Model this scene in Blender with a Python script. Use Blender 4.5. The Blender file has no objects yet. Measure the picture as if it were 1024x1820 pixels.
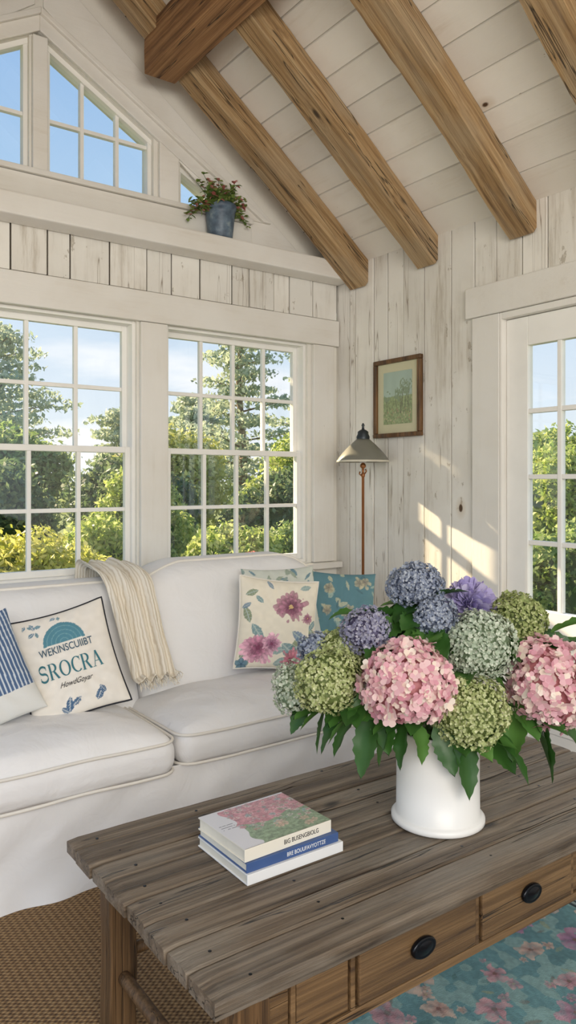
import bpy, bmesh, math, random
import numpy as np
from mathutils import Vector, Matrix, Euler
random.seed(7); RNG=np.random.default_rng(7)
SC=bpy.context.scene; COL=SC.collection

# ------------------------------------------------------------ helpers
def lin(c):
    return tuple((x/255/12.92) if x/255<=0.04045 else ((x/255+0.055)/1.055)**2.4 for x in c)
def L4(c): return lin(c)+(1.0,)
def nd(nt,t,ins=None,**props):
    n=nt.nodes.new(t)
    for k,v in props.items(): setattr(n,k,v)
    if ins:
        for k,v in ins.items():
            s=n.inputs[k]
            if isinstance(v,bpy.types.NodeSocket): nt.links.new(v,s)
            else: s.default_value=v
    return n
def mixc(nt,fac,a,b,mode='MIX'):
    n=nt.nodes.new('ShaderNodeMix'); n.data_type='RGBA'; n.blend_type=mode
    for i,v in ((0,fac),(6,a),(7,b)):
        if isinstance(v,bpy.types.NodeSocket): nt.links.new(v,n.inputs[i])
        else: n.inputs[i].default_value=v
    return n.outputs[2]
def ramp(nt,fac,stops):
    n=nt.nodes.new('ShaderNodeValToRGB'); nt.links.new(fac,n.inputs[0])
    e=n.color_ramp.elements
    while len(e)<len(stops): e.new(0.5)
    for el,(p,c) in zip(e,stops):
        el.position=p; el.color=c if len(c)==4 else tuple(c)+(1,)
    return n.outputs[0]
def math_(nt,op,a,b=0.0):
    n=nt.nodes.new('ShaderNodeMath'); n.operation=op
    for i,v in ((0,a),(1,b)):
        if isinstance(v,bpy.types.NodeSocket): nt.links.new(v,n.inputs[i])
        else: n.inputs[i].default_value=v
    return n.outputs[0]
def newmat(name,rough=0.6,metal=0.0):
    m=bpy.data.materials.new(name); m.use_nodes=True; nt=m.node_tree
    b=nt.nodes['Principled BSDF']; b.inputs['Roughness'].default_value=rough; b.inputs['Metallic'].default_value=metal
    return m,nt,b
def objcoord(nt,scale):
    tc=nd(nt,'ShaderNodeTexCoord'); mp=nd(nt,'ShaderNodeMapping',{'Vector':tc.outputs['Object'],'Scale':scale})
    return mp.outputs[0]
def plain(name,c,rough=0.6,metal=0.0,var=0.08,nscale=8,bump=0.0,bscale=60,bdist=0.01):
    m,nt,b=newmat(name,rough,metal)
    v=objcoord(nt,(1,1,1))
    n=nd(nt,'ShaderNodeTexNoise',{'Vector':v,'Scale':nscale,'Detail':5})
    d=tuple(x*(1-var*2) for x in lin(c))
    l=tuple(min(1,x*(1+var)) for x in lin(c))
    nt.links.new(ramp(nt,n.outputs[0],[(0.3,d),(0.7,l)]),b.inputs['Base Color'])
    if bump:
        n2=nd(nt,'ShaderNodeTexNoise',{'Vector':v,'Scale':bscale,'Detail':4,'Distortion':0.6})
        bp=nd(nt,'ShaderNodeBump',{'Height':n2.outputs[0],'Strength':bump,'Distance':bdist})
        nt.links.new(bp.outputs[0],b.inputs['Normal'])
    return m
def stretch(axis,k=10):
    return {'x':(1,k,k),'y':(k,1,k),'z':(k,k,1)}[axis]
def painted(name,c,dirt,axis,amount=0.5,knots=True,cracks=True,chips=0.68,chipmix=0.75):
    m,nt,b=newmat(name,0.6)
    geo=nd(nt,'ShaderNodeNewGeometry'); tc=nd(nt,'ShaderNodeTexCoord')
    r=math_(nt,'MULTIPLY',geo.outputs['Random Per Island'],23.0)
    cx=nd(nt,'ShaderNodeCombineXYZ',{0:r,1:r,2:r})
    off=nd(nt,'ShaderNodeVectorMath',{0:tc.outputs['Object'],1:cx.outputs[0]},operation='ADD').outputs[0]
    def mp(s): return nd(nt,'ShaderNodeMapping',{'Vector':off,'Scale':s}).outputs[0]
    n=nd(nt,'ShaderNodeTexNoise',{'Vector':mp(stretch(axis,12)),'Scale':2.0,'Detail':9,'Roughness':0.72})
    n2=nd(nt,'ShaderNodeTexNoise',{'Vector':mp((1,1,1)),'Scale':2.6,'Detail':5})
    base=ramp(nt,geo.outputs['Random Per Island'],[(0,tuple(x*0.87 for x in lin(c))),(1,lin(c))])
    patch=ramp(nt,n2.outputs[0],[(0.42,(0.0,0.0,0.0)),(0.62,(1,1,1))])
    f=math_(nt,'MULTIPLY',ramp(nt,n.outputs[0],[(0.50,(0,0,0)),(0.72,(1,1,1))]),amount)
    f2=math_(nt,'MULTIPLY',f,patch)
    col=mixc(nt,math_(nt,'MULTIPLY',patch,0.16),base,L4(dirt))
    col=mixc(nt,f2,col,L4(dirt))
    if cracks:
        n3=nd(nt,'ShaderNodeTexNoise',{'Vector':mp(stretch(axis,22)),'Scale':0.8,'Detail':2})
        a=math_(nt,'ABSOLUTE',math_(nt,'SUBTRACT',n3.outputs[0],0.64))
        k2=math_(nt,'MULTIPLY',ramp(nt,a,[(0.0,(1,1,1)),(0.009,(0,0,0))]),0.75)
        col=mixc(nt,k2,col,L4((116,98,76)))
    if chips:
        n4=nd(nt,'ShaderNodeTexNoise',{'Vector':mp(stretch(axis,2.2)),'Scale':8.0,'Detail':7,'Roughness':0.68})
        k3=math_(nt,'MULTIPLY',ramp(nt,n4.outputs[0],[(chips,(0,0,0)),(chips+0.012,(1,1,1))]),chipmix)
        col=mixc(nt,k3,col,L4((150,138,118)))
    if knots:
        vo=nd(nt,'ShaderNodeTexVoronoi',{'Vector':mp(tuple(0.9 if i!=('xyz'.index(axis)) else 0.55 for i in range(3))),'Scale':4.0,'Randomness':1.0})
        k=ramp(nt,vo.outputs['Distance'],[(0.035,(1,1,1)),(0.05,(0,0,0))])
        hal=math_(nt,'MULTIPLY',ramp(nt,vo.outputs['Distance'],[(0.05,(1,1,1)),(0.14,(0,0,0))]),0.35)
        col=mixc(nt,hal,col,L4((186,160,120)))
        col=mixc(nt,k,col,L4((84,62,42)))
    nt.links.new(col,b.inputs['Base Color'])
    bp=nd(nt,'ShaderNodeBump',{'Height':n.outputs[0],'Strength':0.5,'Distance':0.004})
    nt.links.new(bp.outputs[0],b.inputs['Normal'])
    return m
def wood(name,cl,cm,cd,axis,k=34,scale=1.3,rough=0.6,knot=0.6,bump=0.7,crack=0.85,grey=None,adze=0.0,cwid=0.008):
    m,nt,b=newmat(name,rough)
    geo=nd(nt,'ShaderNodeNewGeometry'); tc=nd(nt,'ShaderNodeTexCoord')
    oi=nd(nt,'ShaderNodeObjectInfo')
    r=math_(nt,'MULTIPLY',math_(nt,'ADD',geo.outputs['Random Per Island'],oi.outputs['Random']),17.0)
    cx=nd(nt,'ShaderNodeCombineXYZ',{0:r,1:r,2:r})
    off=nd(nt,'ShaderNodeVectorMath',{0:tc.outputs['Object'],1:cx.outputs[0]},operation='ADD').outputs[0]
    def mp(s): return nd(nt,'ShaderNodeMapping',{'Vector':off,'Scale':s}).outputs[0]
    vo=nd(nt,'ShaderNodeTexVoronoi',{'Vector':mp(stretch(axis,2.2)),'Scale':1.9})
    bend=math_(nt,'MULTIPLY',ramp(nt,vo.outputs['Distance'],[(0.0,(1,1,1)),(0.22,(0,0,0))]),0.012)
    cb=nd(nt,'ShaderNodeCombineXYZ',{0:bend,1:bend,2:bend})
    off2=nd(nt,'ShaderNodeVectorMath',{0:off,1:cb.outputs[0]},operation='ADD').outputs[0]
    n=nd(nt,'ShaderNodeTexNoise',{'Vector':nd(nt,'ShaderNodeMapping',{'Vector':off2,'Scale':stretch(axis,k)}).outputs[0],'Scale':scale,'Detail':10,'Roughness':0.65,'Distortion':0.12})
    n2=nd(nt,'ShaderNodeTexNoise',{'Vector':nd(nt,'ShaderNodeMapping',{'Vector':off2,'Scale':stretch(axis,k*3.2)}).outputs[0],'Scale':scale*1.3,'Detail':6,'Roughness':0.7})
    col=ramp(nt,n.outputs[0],[(0.32,lin(cd)),(0.48,lin(cm)),(0.66,lin(cl))])
    g=ramp(nt,n2.outputs[0],[(0.36,(0.52,0.5,0.47)),(0.58,(1,1,1))])
    col=mixc(nt,0.65,col,g,'MULTIPLY')
    if grey:
        n5=nd(nt,'ShaderNodeTexNoise',{'Vector':mp(stretch(axis,3)),'Scale':2.6,'Detail':7})
        col=mixc(nt,math_(nt,'MULTIPLY',ramp(nt,n5.outputs[0],[(0.44,(0,0,0)),(0.60,(1,1,1))]),0.62),col,mixc(nt,0.8,L4(grey),g,'MULTIPLY'))
    rb=ramp(nt,geo.outputs['Random Per Island'],[(0,(0.74,0.73,0.72)),(1,(1.0,1.0,1.0))])
    col=mixc(nt,1.0,col,rb,'MULTIPLY')
    kk=math_(nt,'MULTIPLY',ramp(nt,vo.outputs['Distance'],[(0.03,(1,1,1)),(0.075,(0,0,0))]),knot)
    col=mixc(nt,kk,col,L4(tuple(x*0.4 for x in cd)))
    n3=nd(nt,'ShaderNodeTexNoise',{'Vector':mp(stretch(axis,26)),'Scale':0.8,'Detail':3})
    a=math_(nt,'ABSOLUTE',math_(nt,'SUBTRACT',n3.outputs[0],0.58))
    ck=math_(nt,'MULTIPLY',ramp(nt,a,[(0.0,(1,1,1)),(cwid,(0,0,0))]),crack)
    col=mixc(nt,ck,col,L4(tuple(x*0.32 for x in cd)))
    nt.links.new(col,b.inputs['Base Color'])
    h=math_(nt,'SUBTRACT',n2.outputs[0],math_(nt,'MULTIPLY',ck,1.5))
    bp=nd(nt,'ShaderNodeBump',{'Height':h,'Strength':bump,'Distance':0.0025})
    last=bp
    if adze:
        n6=nd(nt,'ShaderNodeTexNoise',{'Vector':mp(stretch(axis,1.6)),'Scale':9.0,'Detail':3})
        last=nd(nt,'ShaderNodeBump',{'Height':n6.outputs[0],'Strength':adze,'Distance':0.006,'Normal':bp.outputs[0]})
    nt.links.new(last.outputs[0],b.inputs['Normal'])
    return m
def colmat(name,rough=0.85,bump=0.15,bscale=400):
    m,nt,b=newmat(name,rough)
    a=nd(nt,'ShaderNodeAttribute'); a.attribute_name='Col'
    nt.links.new(a.outputs['Color'],b.inputs['Base Color'])
    if bump:
        n=nd(nt,'ShaderNodeTexNoise',{'Vector':objcoord(nt,(1,1,1)),'Scale':bscale,'Detail':2})
        nt.links.new(nd(nt,'ShaderNodeBump',{'Height':n.outputs[0],'Strength':bump,'Distance':0.003}).outputs[0],b.inputs['Normal'])
    return m
def leafmat(name,stops,trans=0.35,rough=0.5):
    m=bpy.data.materials.new(name); m.use_nodes=True; nt=m.node_tree
    b=nt.nodes['Principled BSDF']; out=nt.nodes['Material Output']
    geo=nd(nt,'ShaderNodeNewGeometry')
    col=ramp(nt,geo.outputs['Random Per Island'],[(p,lin(c)) for p,c in stops])
    nt.links.new(col,b.inputs['Base Color']); b.inputs['Roughness'].default_value=rough
    t=nd(nt,'ShaderNodeBsdfTranslucent',{'Color':col})
    mx=nd(nt,'ShaderNodeMixShader',{0:trans,1:b.outputs[0],2:t.outputs[0]})
    nt.links.new(mx.outputs[0],out.inputs[0])
    return m

def obj(name,V,F,mat,smooth=False,col=None,kind=None,label=None):
    me=bpy.data.meshes.new(name)
    me.from_pydata([tuple(v) for v in V],[],[tuple(f) for f in F]); me.update()
    mats=mat if isinstance(mat,(list,tuple)) else [mat]
    for m in mats: me.materials.append(m)
    if smooth: me.polygons.foreach_set('use_smooth',[True]*len(me.polygons))
    if col is not None:
        ca=me.color_attributes.new('Col','FLOAT_COLOR','POINT')
        c4=np.ones((len(V),4)); c4[:,:3]=col; ca.data.foreach_set('color',c4.ravel())
    o=bpy.data.objects.new(name,me); COL.objects.link(o)
    if kind: o['kind']=kind
    if label: o['label']=label
    return o
class B:
    def __init__(s): s.V=[]; s.F=[]
    def add(s,V,F):
        n=len(s.V); s.V+=[tuple(v) for v in V]; s.F+=[tuple(i+n for i in f) for f in F]; return s
    def box(s,x0,x1,y0,y1,z0,z1):
        return s.add([(x0,y0,z0),(x1,y0,z0),(x1,y1,z0),(x0,y1,z0),(x0,y0,z1),(x1,y0,z1),(x1,y1,z1),(x0,y1,z1)],
            [(0,3,2,1),(4,5,6,7),(0,1,5,4),(1,2,6,5),(2,3,7,6),(3,0,4,7)])
    def prism_y(s,poly,y0,y1):
        n=len(poly)
        V=[(x,y0,z) for x,z in poly]+[(x,y1,z) for x,z in poly]
        F=[tuple(range(n)),tuple(range(2*n-1,n-1,-1))]+[(i,i+n,(i+1)%n+n,(i+1)%n) for i in range(n)]
        return s.add(V,F)
    def obj(s,name,mat,bevel=0,smooth=False,**k):
        o=obj(name,s.V,s.F,mat,smooth,**k)
        bm=bmesh.new(); bm.from_mesh(o.data); bmesh.ops.recalc_face_normals(bm,faces=bm.faces); bm.to_mesh(o.data); bm.free()
        if bevel: bev(o,bevel)
        return o
def bev(o,w,seg=2):
    m=o.modifiers.new('bevel','BEVEL'); m.width=w; m.segments=seg; m.limit_method='ANGLE'; m.angle_limit=math.radians(35)
    return o
def lathe(prof,segs=48,c=(0,0,0)):
    V=[];F=[]
    for r,z in prof:
        for i in range(segs):
            a=2*math.pi*i/segs; V.append((c[0]+r*math.cos(a),c[1]+r*math.sin(a),c[2]+z))
    for j in range(len(prof)-1):
        for i in range(segs):
            k=(i+1)%segs; F.append((j*segs+i,j*segs+k,(j+1)*segs+k,(j+1)*segs+i))
    return V,F
def tube(pts,r,segs=8,closed=False):
    P=[Vector(p) for p in pts]; n=len(P); V=[];F=[]
    rr=r if hasattr(r,'__len__') else [r]*n
    up=Vector((0,0,1)); prev=None
    for i in range(n):
        a=P[(i-1)%n] if (closed or i>0) else P[i]; b=P[(i+1)%n] if (closed or i<n-1) else P[i]
        t=(b-a).normalized()
        if prev is None:
            s=t.cross(up); 
            if s.length<1e-3: s=t.cross(Vector((1,0,0)))
        else: s=prev-t*prev.dot(t)
        s.normalize(); prev=s; q=t.cross(s)
        for k in range(segs):
            an=2*math.pi*k/segs; V.append(P[i]+(s*math.cos(an)+q*math.sin(an))*rr[i])
    m=n if closed else n-1
    for i in range(m):
        for k in range(segs):
            k2=(k+1)%segs; j=(i+1)%n
            F.append((i*segs+k,i*segs+k2,j*segs+k2,j*segs+k))
    if not closed:
        F.append(tuple(range(segs-1,-1,-1))); F.append(tuple((n-1)*segs+k for k in range(segs)))
    return V,F
def rbox(hx,hy,hz,r,n=14,crown=0.0,crownb=0.0,wr=0.0,seed=0):
    bm=bmesh.new(); bmesh.ops.create_cube(bm,size=2.0)
    bmesh.ops.subdivide_edges(bm,edges=bm.edges[:],cuts=n,use_grid_fill=True)
    V=[];F=[]
    for i,v in enumerate(bm.verts):
        p=[math.copysign(abs(c)**0.55,c) if abs(c)>1e-6 else 0.0 for c in v.co]
        h=(hx,hy,hz); P=[p[k]*h[k] for k in range(3)]
        q=[max(-(h[k]-r),min(h[k]-r,P[k])) for k in range(3)]
        d=Vector([P[k]-q[k] for k in range(3)])
        if d.length>1e-9: d=d.normalized()*r
        o=Vector(q)+d
        w=(1-(o.x/hx)**4)*(1-(o.y/hy)**4)
        if o.z>0: o.z+=crown*max(0,w)*(o.z/hz)
        else: o.z+=crownb*w*(o.z/hz)
        if wr:
            o.z+=wr*math.sin(o.x*23+seed+2*math.sin(o.y*9))*math.sin(o.y*17+seed*2)*max(0,w)
            o.z+=wr*0.8*math.sin((o.x*0.8+o.y)*34+seed+math.sin(o.x*12))*max(0,w)*max(0,math.sin(o.x*6+seed))
            o.y+=wr*0.8*math.sin(o.x*19+seed)
        V.append(o)
    bm.verts.index_update()
    for f in bm.faces: F.append([v.index for v in f.verts])
    bm.free()
    return V,F
def xf(V,M): return [M@Vector(v) for v in V]
def setmeta(o,label=None,cat=None,group=None,kind=None):
    if label: o['label']=label
    if cat: o['category']=cat
    if group: o['group']=group
    if kind: o['kind']=kind
    return o
def grp(name,loc,parts,label,cat,group=None,rot=None,local=False,subs=()):
    r=bpy.data.objects.new(name,None); r.empty_display_size=0.1; r.location=loc; COL.objects.link(r)
    if rot is not None: r.rotation_euler=rot
    for p in list(parts)+[c for c,_ in subs]:
        if not local: p.data.transform(Matrix.Translation(-Vector(loc)))
    for p in parts: p.parent=r
    for c,p in subs: c.parent=p
    return setmeta(r,label,cat,group)
def rrect(hx,hy,r,n=8):
    P=[]
    for cx,cy,a0 in ((hx-r,hy-r,0),(-hx+r,hy-r,90),(-hx+r,-hy+r,180),(hx-r,-hy+r,270)):
        for i in range(n+1):
            a=math.radians(a0+90*i/n); P.append((cx+r*math.cos(a),cy+r*math.sin(a)))
    return P
def text_mesh(s,size,mat,name='lettering',extrude=0.0006,bold=0.0,shear=0.0,space=1.0):
    cu=bpy.data.curves.new('t','FONT'); cu.body=s; cu.size=size; cu.extrude=extrude; cu.align_x='CENTER'; cu.align_y='CENTER'; cu.offset=bold; cu.shear=shear; cu.space_character=space
    cu.resolution_u=4
    o=bpy.data.objects.new('t',cu); COL.objects.link(o)
    dg=bpy.context.evaluated_depsgraph_get(); dg.update()
    me=bpy.data.meshes.new_from_object(o.evaluated_get(dg))
    bpy.data.objects.remove(o)
    me.materials.clear(); me.materials.append(mat); me.name=name
    t=bpy.data.objects.new(name,me); COL.objects.link(t); return t
# drawn roman lettering with serifs: strokes (x0,y0,x1,y1,width) and arcs (cx,cy,rx,ry,a0,a1) in a 1-high cell
GL={'S':(0.58,[],[(0.29,0.74,0.22,0.23,20,270),(0.29,0.26,0.24,0.25,90,-160)],[(0.50,0.70,0.50,0.95,.035),(0.07,0.05,0.07,0.30,.035)]),
 'R':(0.70,[(0.14,0,0.14,1,.13),(0.36,0.48,0.60,0.0,.13)],[(0.30,0.74,0.22,0.24,90,-90)],[(0.02,0.015,0.27,0.015,.035),(0.02,0.985,0.30,0.985,.035),(0.14,0.5,0.32,0.5,.04),(0.52,0.015,0.70,0.015,.035)]),
 'O':(0.78,[],[(0.38,0.5,0.31,0.47,0,360)],[]),
 'C':(0.70,[],[(0.38,0.5,0.31,0.47,48,312)],[(0.60,0.70,0.60,0.97,.035)]),
 'A':(0.72,[(0.36,1.0,0.62,0.0,.13)],[],[(0.36,1.0,0.11,0.0,.045),(0.19,0.34,0.52,0.34,.04),(0.0,0.015,0.22,0.015,.035),(0.50,0.015,0.74,0.015,.035)])}
def serif_word(word,height,mat,advs=None):
    V=[];F=[]
    tot=0; xs=[]
    for i,ch in enumerate(word):
        xs.append(tot); tot+=GL[ch][0]*(advs[i] if advs else 1.0)+0.05
    def quad(x0,y0,x1,y1,w,ox):
        d=Vector((x1-x0,y1-y0)); L=d.length; d/=L; nrm=Vector((-d.y,d.x))*w/2; seg=max(1,int(L/0.12))
        for s in range(seg):
            a=Vector((x0,y0)).lerp(Vector((x1,y1)),s/seg); b=Vector((x0,y0)).lerp(Vector((x1,y1)),(s+1)/seg)
            k=len(V)
            for p in (a-nrm,b-nrm,b+nrm,a+nrm): V.append(((ox+p.x-tot/2)*height,(p.y-0.5)*height,0))
            F.append((k,k+1,k+2,k+3))
    for i,ch in enumerate(word):
        w,st,arcs,thin=GL[ch]
        for q in st: quad(*q,xs[i])
        for q in thin: quad(*q,xs[i])
        for (cx,cy,rx,ry,a0,a1) in arcs:
            n=26
            for s in range(n):
                k=len(V)
                for t,sg in ((s/n,-1),((s+1)/n,-1),((s+1)/n,1),(s/n,1)):
                    a=math.radians(a0+(a1-a0)*t)
                    wd=0.022+0.046*(abs(math.sin(a)) if ch=='S' else abs(math.cos(a)))
                    V.append(((xs[i]+cx+(rx+sg*wd)*math.cos(a)-tot/2)*height,(cy+(ry+sg*wd)*math.sin(a)-0.5)*height,0))
                F.append((k,k+1,k+2,k+3))
    return obj('lettering',V,F,mat)
def vnoise(x,y,s,seed=0):
    x=x*s+seed*13.7; y=y*s+seed*7.3
    xi=np.floor(x); yi=np.floor(y); fx=x-xi; fy=y-yi
    fx=fx*fx*(3-2*fx); fy=fy*fy*(3-2*fy)
    def h(a,b):
        v=np.sin(a*127.1+b*311.7+seed*74.7)*43758.5453; return v-np.floor(v)
    return (h(xi,yi)*(1-fx)+h(xi+1,yi)*fx)*(1-fy)+(h(xi,yi+1)*(1-fx)+h(xi+1,yi+1)*fx)*fy
def fl(col,x,y,cx,cy,r,n,rot,ce,cm,cc,mess=0.15,op=1.0):
    dx=x-cx; dy=y-cy; rr=np.hypot(dx,dy); m0=rr<r*1.2
    if not m0.any(): return
    th=np.arctan2(dy,dx)
    w=np.abs(np.cos(n*(th-rot)/2)); R=r*(0.6+0.4*w**0.5)*(1+mess*(vnoise(x,y,2.2/r,3)-0.5)*1.4)
    m=rr<R; t=np.clip(rr/r,0,1)[:,None]
    c=np.array(lin(cm))*(1-t)+np.array(lin(ce))*t
    c=c*(0.74+0.34*w[:,None]**1.5)*(0.85+0.3*vnoise(x,y,5/r,8)[:,None])
    if cc is not None: c=np.where(t<0.18,np.array(lin(cc)),c)
    col[m]=col[m]*(1-op)+c[m]*op
def dahlia(col,x,y,cx,cy,r,ce,cm,cc,seed=0):
    rr=random.Random(seed); k=7
    for i in range(k):
        q=1-i/k; n=[15,14,13,11,9,7,5][i]; s=rr.uniform(0.82,1.12)
        e=tuple(a*q+b*(1-q) for a,b in zip(ce,cm)); 
        fl(col,x,y,cx+rr.uniform(-.05,.05)*r,cy+rr.uniform(-.05,.05)*r,r*(0.22+0.78*q),n,rr.uniform(0,6),tuple(min(255,v*s) for v in e),tuple(v*0.6 for v in e),None,0.7,0.92)
    fl(col,x,y,cx,cy,r*0.16,8,0,cc,cc,cc,0.5)
def lf(col,x,y,cx,cy,L,W,ang,c,c2=None,op=1.0):
    dx=x-cx; dy=y-cy; u=dx*math.cos(ang)+dy*math.sin(ang); v=-dx*math.sin(ang)+dy*math.cos(ang)
    s=np.clip(1-(u/L)**2,0,1); m=(np.abs(v)<W*s*(0.85+0.3*vnoise(x,y,3/W,2)))&(np.abs(u)<L)
    col[m]=col[m]*(1-op)+(np.array(lin(c))*(0.8+0.4*vnoise(x,y,4/W,5)[:,None]))[m]*op
    if c2 is not None:
        m2=m&((np.abs(v)<W*0.12)|(np.abs(np.sin(u/L*9+np.abs(v)/W*2))<0.18)); col[m2]=lin(c2)

# ------------------------------------------------------------ materials
M_wallpl=painted('white_weathered_planks',(240,237,229),(158,144,122),'z',0.75,chips=0.635,chipmix=0.6)
M_ceil=painted('white_ceiling_boards',(240,235,225),(194,178,154),'y',0.4,cracks=False,chips=0.70)
M_trim=painted('white_trim_paint',(240,237,230),(194,182,160),'x',0.3,knots=False,cracks=False,chips=0.74)
M_trimz=painted('white_trim_paint_vertical',(240,237,230),(194,182,160),'z',0.3,knots=False,cracks=False,chips=0.74)
M_gap=plain('dark_gap',(56,46,34),0.9)
M_plaster=plain('cream_plaster',(234,230,220),0.8,var=0.04,nscale=3,bump=0.1)
M_sash=plain('white_sash',(242,240,234),0.5,var=0.02)
M_beam=wood('honey_beam_wood',(206,176,132),(176,142,98),(122,92,60),'x',rough=0.8,knot=0.9,bump=1.0,adze=0.35,grey=(186,164,132),crack=0.95,cwid=0.011)
M_beamy=wood('brown_beam_wood',(186,142,96),(152,110,70),(100,70,44),'y',rough=0.8,bump=1.0,adze=0.35,crack=0.95,cwid=0.011)
M_table=wood('weathered_table_top',(158,142,122),(118,102,84),(66,54,43),'x',k=36,scale=1.3,rough=0.46,knot=0.95,bump=1.0,crack=0.97,grey=(150,142,130),cwid=0.011)
M_tableb=wood('brown_table_body',(152,120,82),(120,92,60),(72,52,36),'x',rough=0.5,knot=0.85,crack=0.9)
M_tablez=wood('brown_table_leg',(146,112,76),(112,84,54),(68,50,34),'z',rough=0.5)
M_floor=wood('oak_floor',(140,106,74),(112,82,54),(78,54,36),'y',rough=0.5)
M_linen=plain('white_linen',(240,239,239),0.95,var=0.012,nscale=5,bump=0.45,bscale=7,bdist=0.025)
M_piping=plain('linen_piping',(234,229,220),0.9,var=0.02)
M_black=plain('black_metal',(18,20,26),0.25,metal=0.5,var=0.1)
M_ceramic=plain('white_ceramic',(238,236,232),0.35,var=0.01,nscale=3)
M_page=plain('book_pages',(228,222,208),0.8)
M_white=plain('white_cover',(232,232,232),0.4,var=0.01)
M_cream=plain('cream_cover',(230,224,210),0.4,var=0.01)
M_blue=plain('blue_cover',(66,92,142),0.4)
M_col=colmat('printed_cloth'); M_print=colmat('printed_paper',0.35,0)
M_rug=colmat('woven_rug',0.95,0.6,260)
def glassmat():
    m=bpy.data.materials.new('window_glass'); m.use_nodes=True; nt=m.node_tree; out=nt.nodes['Material Output']
    nt.nodes.remove(nt.nodes['Principled BSDF'])
    t=nd(nt,'ShaderNodeBsdfTransparent',{'Color':(0.97,0.98,0.98,1)}); g=nd(nt,'ShaderNodeBsdfGlossy',{'Roughness':0.02})
    mx=nd(nt,'ShaderNodeMixShader',{0:0.05,1:t.outputs[0],2:g.outputs[0]}); nt.links.new(mx.outputs[0],out.inputs[0]); return m
M_glass=glassmat()

# ------------------------------------------------------------ room shell
XW=2.93; YW=3.6; XR=1.12; XL=2*XR-XW; ZE=2.68; SL=0.78
def CZ(x): return ZE+SL*(XW-x) if x>=XR else ZE+SL*(x-XL)
def GZ(x): return 3.52-0.585*abs(x-XR)
W1=(0.56,1.62); W2=(1.79,2.71); WZ=(0.92,2.22)
b=B(); x=-2.6
while x<4.0:
    w=0.13; b.box(x,x+w-0.003,-2.4,3.74,-0.05,0.0); x+=w
f=b.obj('floor',M_floor,kind='structure')
b=B()
b.box(XL,XW+0.14,YW,YW+0.14,0,WZ[0])
b.box(XL,W1[0],YW,YW+0.14,WZ[0],WZ[1]); b.box(W1[1],W2[0],YW,YW+0.14,WZ[0],WZ[1]); b.box(W2[1],XW+0.14,YW,YW+0.14,WZ[0],WZ[1])
b.prism_y([(XL,WZ[1]),(XW,WZ[1]),(XW,ZE),(XW-0.2308,2.86),(XL+0.2308,2.86),(XL,ZE)],YW,YW+0.14)
b.box(1.076,1.163,YW,YW+0.14,2.86,3.50)
for s in (1,-1):
    mx=lambda x: x if s==1 else 2*XR-x
    b.prism_y([(mx(1.712),2.86),(mx(1.865),2.86),(mx(1.865),GZ(1.865)),(mx(1.712),GZ(1.712))],YW,YW+0.14)
    b.prism_y([(XR,3.52),(mx(2.248),2.86),(mx(2.699),2.86),(XR,4.09)],YW,YW+0.14)
wall=b.obj('wall_window_side',M_plaster,kind='structure')
b=B(); b.box(XL,XW-0.005,YW-0.006,YW-0.001,2.36,2.60); b.obj('trim_10',M_gap,kind='structure')
b=B(); x=XL+0.03
while x<XW-0.01:
    w=random.choice([0.11,0.14,0.17,0.2]); x1=min(x+w,XW-0.005)
    dz=random.uniform(-.004,.004)
    b.box(x,x1-random.uniform(0.005,0.009),YW-0.018+dz,YW-0.006,2.375,2.60); x=x1
b.obj('trim_1',M_wallpl,0.002,kind='structure')
b=B(); b.box(XL,XW-0.002,YW-0.035,YW-0.001,2.215,2.37); b.obj('trim_2',M_trim,0.006,kind='structure')
b=B(); b.box(1.63,1.78,YW-0.03,YW-0.001,0.917,2.213); b.obj('trim_3',M_trimz,0.004,kind='structure')
b=B(); b.box(2.735,2.89,YW-0.03,YW-0.001,0.917,2.213); b.obj('trim_4',M_trimz,0.004,kind='structure')
b=B(); b.box(XL,XW-0.005,YW-0.07,YW-0.001,0.88,0.915); b.obj('trim_5',M_trim,0.004,kind='structure')
b=B(); b.box(XL,XW-0.003,3.44,YW-0.02,2.585,2.69); b.obj('trim_6',M_trim,0.010,kind='structure')
b=B()
for s in (1,-1):
    mx=lambda x: x if s==1 else 2*XR-x
    for (o0,o1,y) in ((0.0,0.075,YW-0.022),(0.075,0.105,YW-0.04)):
        b.prism_y([(mx(XR),3.52+o0),(mx(2.248+o0/.585),2.862),(mx(2.248+o1/.585),2.862),(mx(XR),3.52+o1)],y,YW-0.001)
    b.prism_y([(mx(1.735),2.862),(mx(1.845),2.862),(mx(1.845),GZ(1.845)-0.005),(mx(1.735),GZ(1.735)-0.005)],YW-0.03,YW-0.001)
    b.prism_y([(mx(2.36),2.695),(mx(2.70),2.695),(mx(XR+0.02),CZ(XR)-0.22),(mx(XR+0.02),CZ(XR)-0.45)],YW-0.012,YW-0.001)
b.box(1.085,1.155,YW-0.03,YW-0.001,2.862,3.49)
b.box(XL+0.3,2.30,YW-0.028,YW-0.013,2.692,2.832); b.box(XL+0.3,2.30,YW-0.045,YW-0.001,2.834,2.86)
b.obj('trim_7',M_trim,0.004,kind='structure')
DO=(1.42,2.347,2.20)
b=B(); b.box(XW+0.02,XW+0.14,DO[1],YW,0,ZE); b.box(XW+0.02,XW+0.14,-2.4,DO[0],0,ZE); b.box(XW+0.02,XW+0.14,DO[0],DO[1],DO[2],ZE)
bk=b.obj('wall_right_core',M_gap,kind='structure')
b=B(); y=YW; ws=[0.13,0.055,0.16,0.115,0.125,0.16,0.19,0.15]; i=0
while y>-2.4:
    w=ws[i] if i<len(ws) else random.uniform(0.13,0.21); i+=1; y0=y-w
    z0=0
    if y0+w/2<DO[1]+0.02 and y0+w/2>DO[0]-0.02: z0=DO[2]
    b.box(XW+random.uniform(-.003,.002),XW+0.02,y0+random.uniform(0.004,0.008),y,z0,ZE+0.03); y=y0
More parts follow.
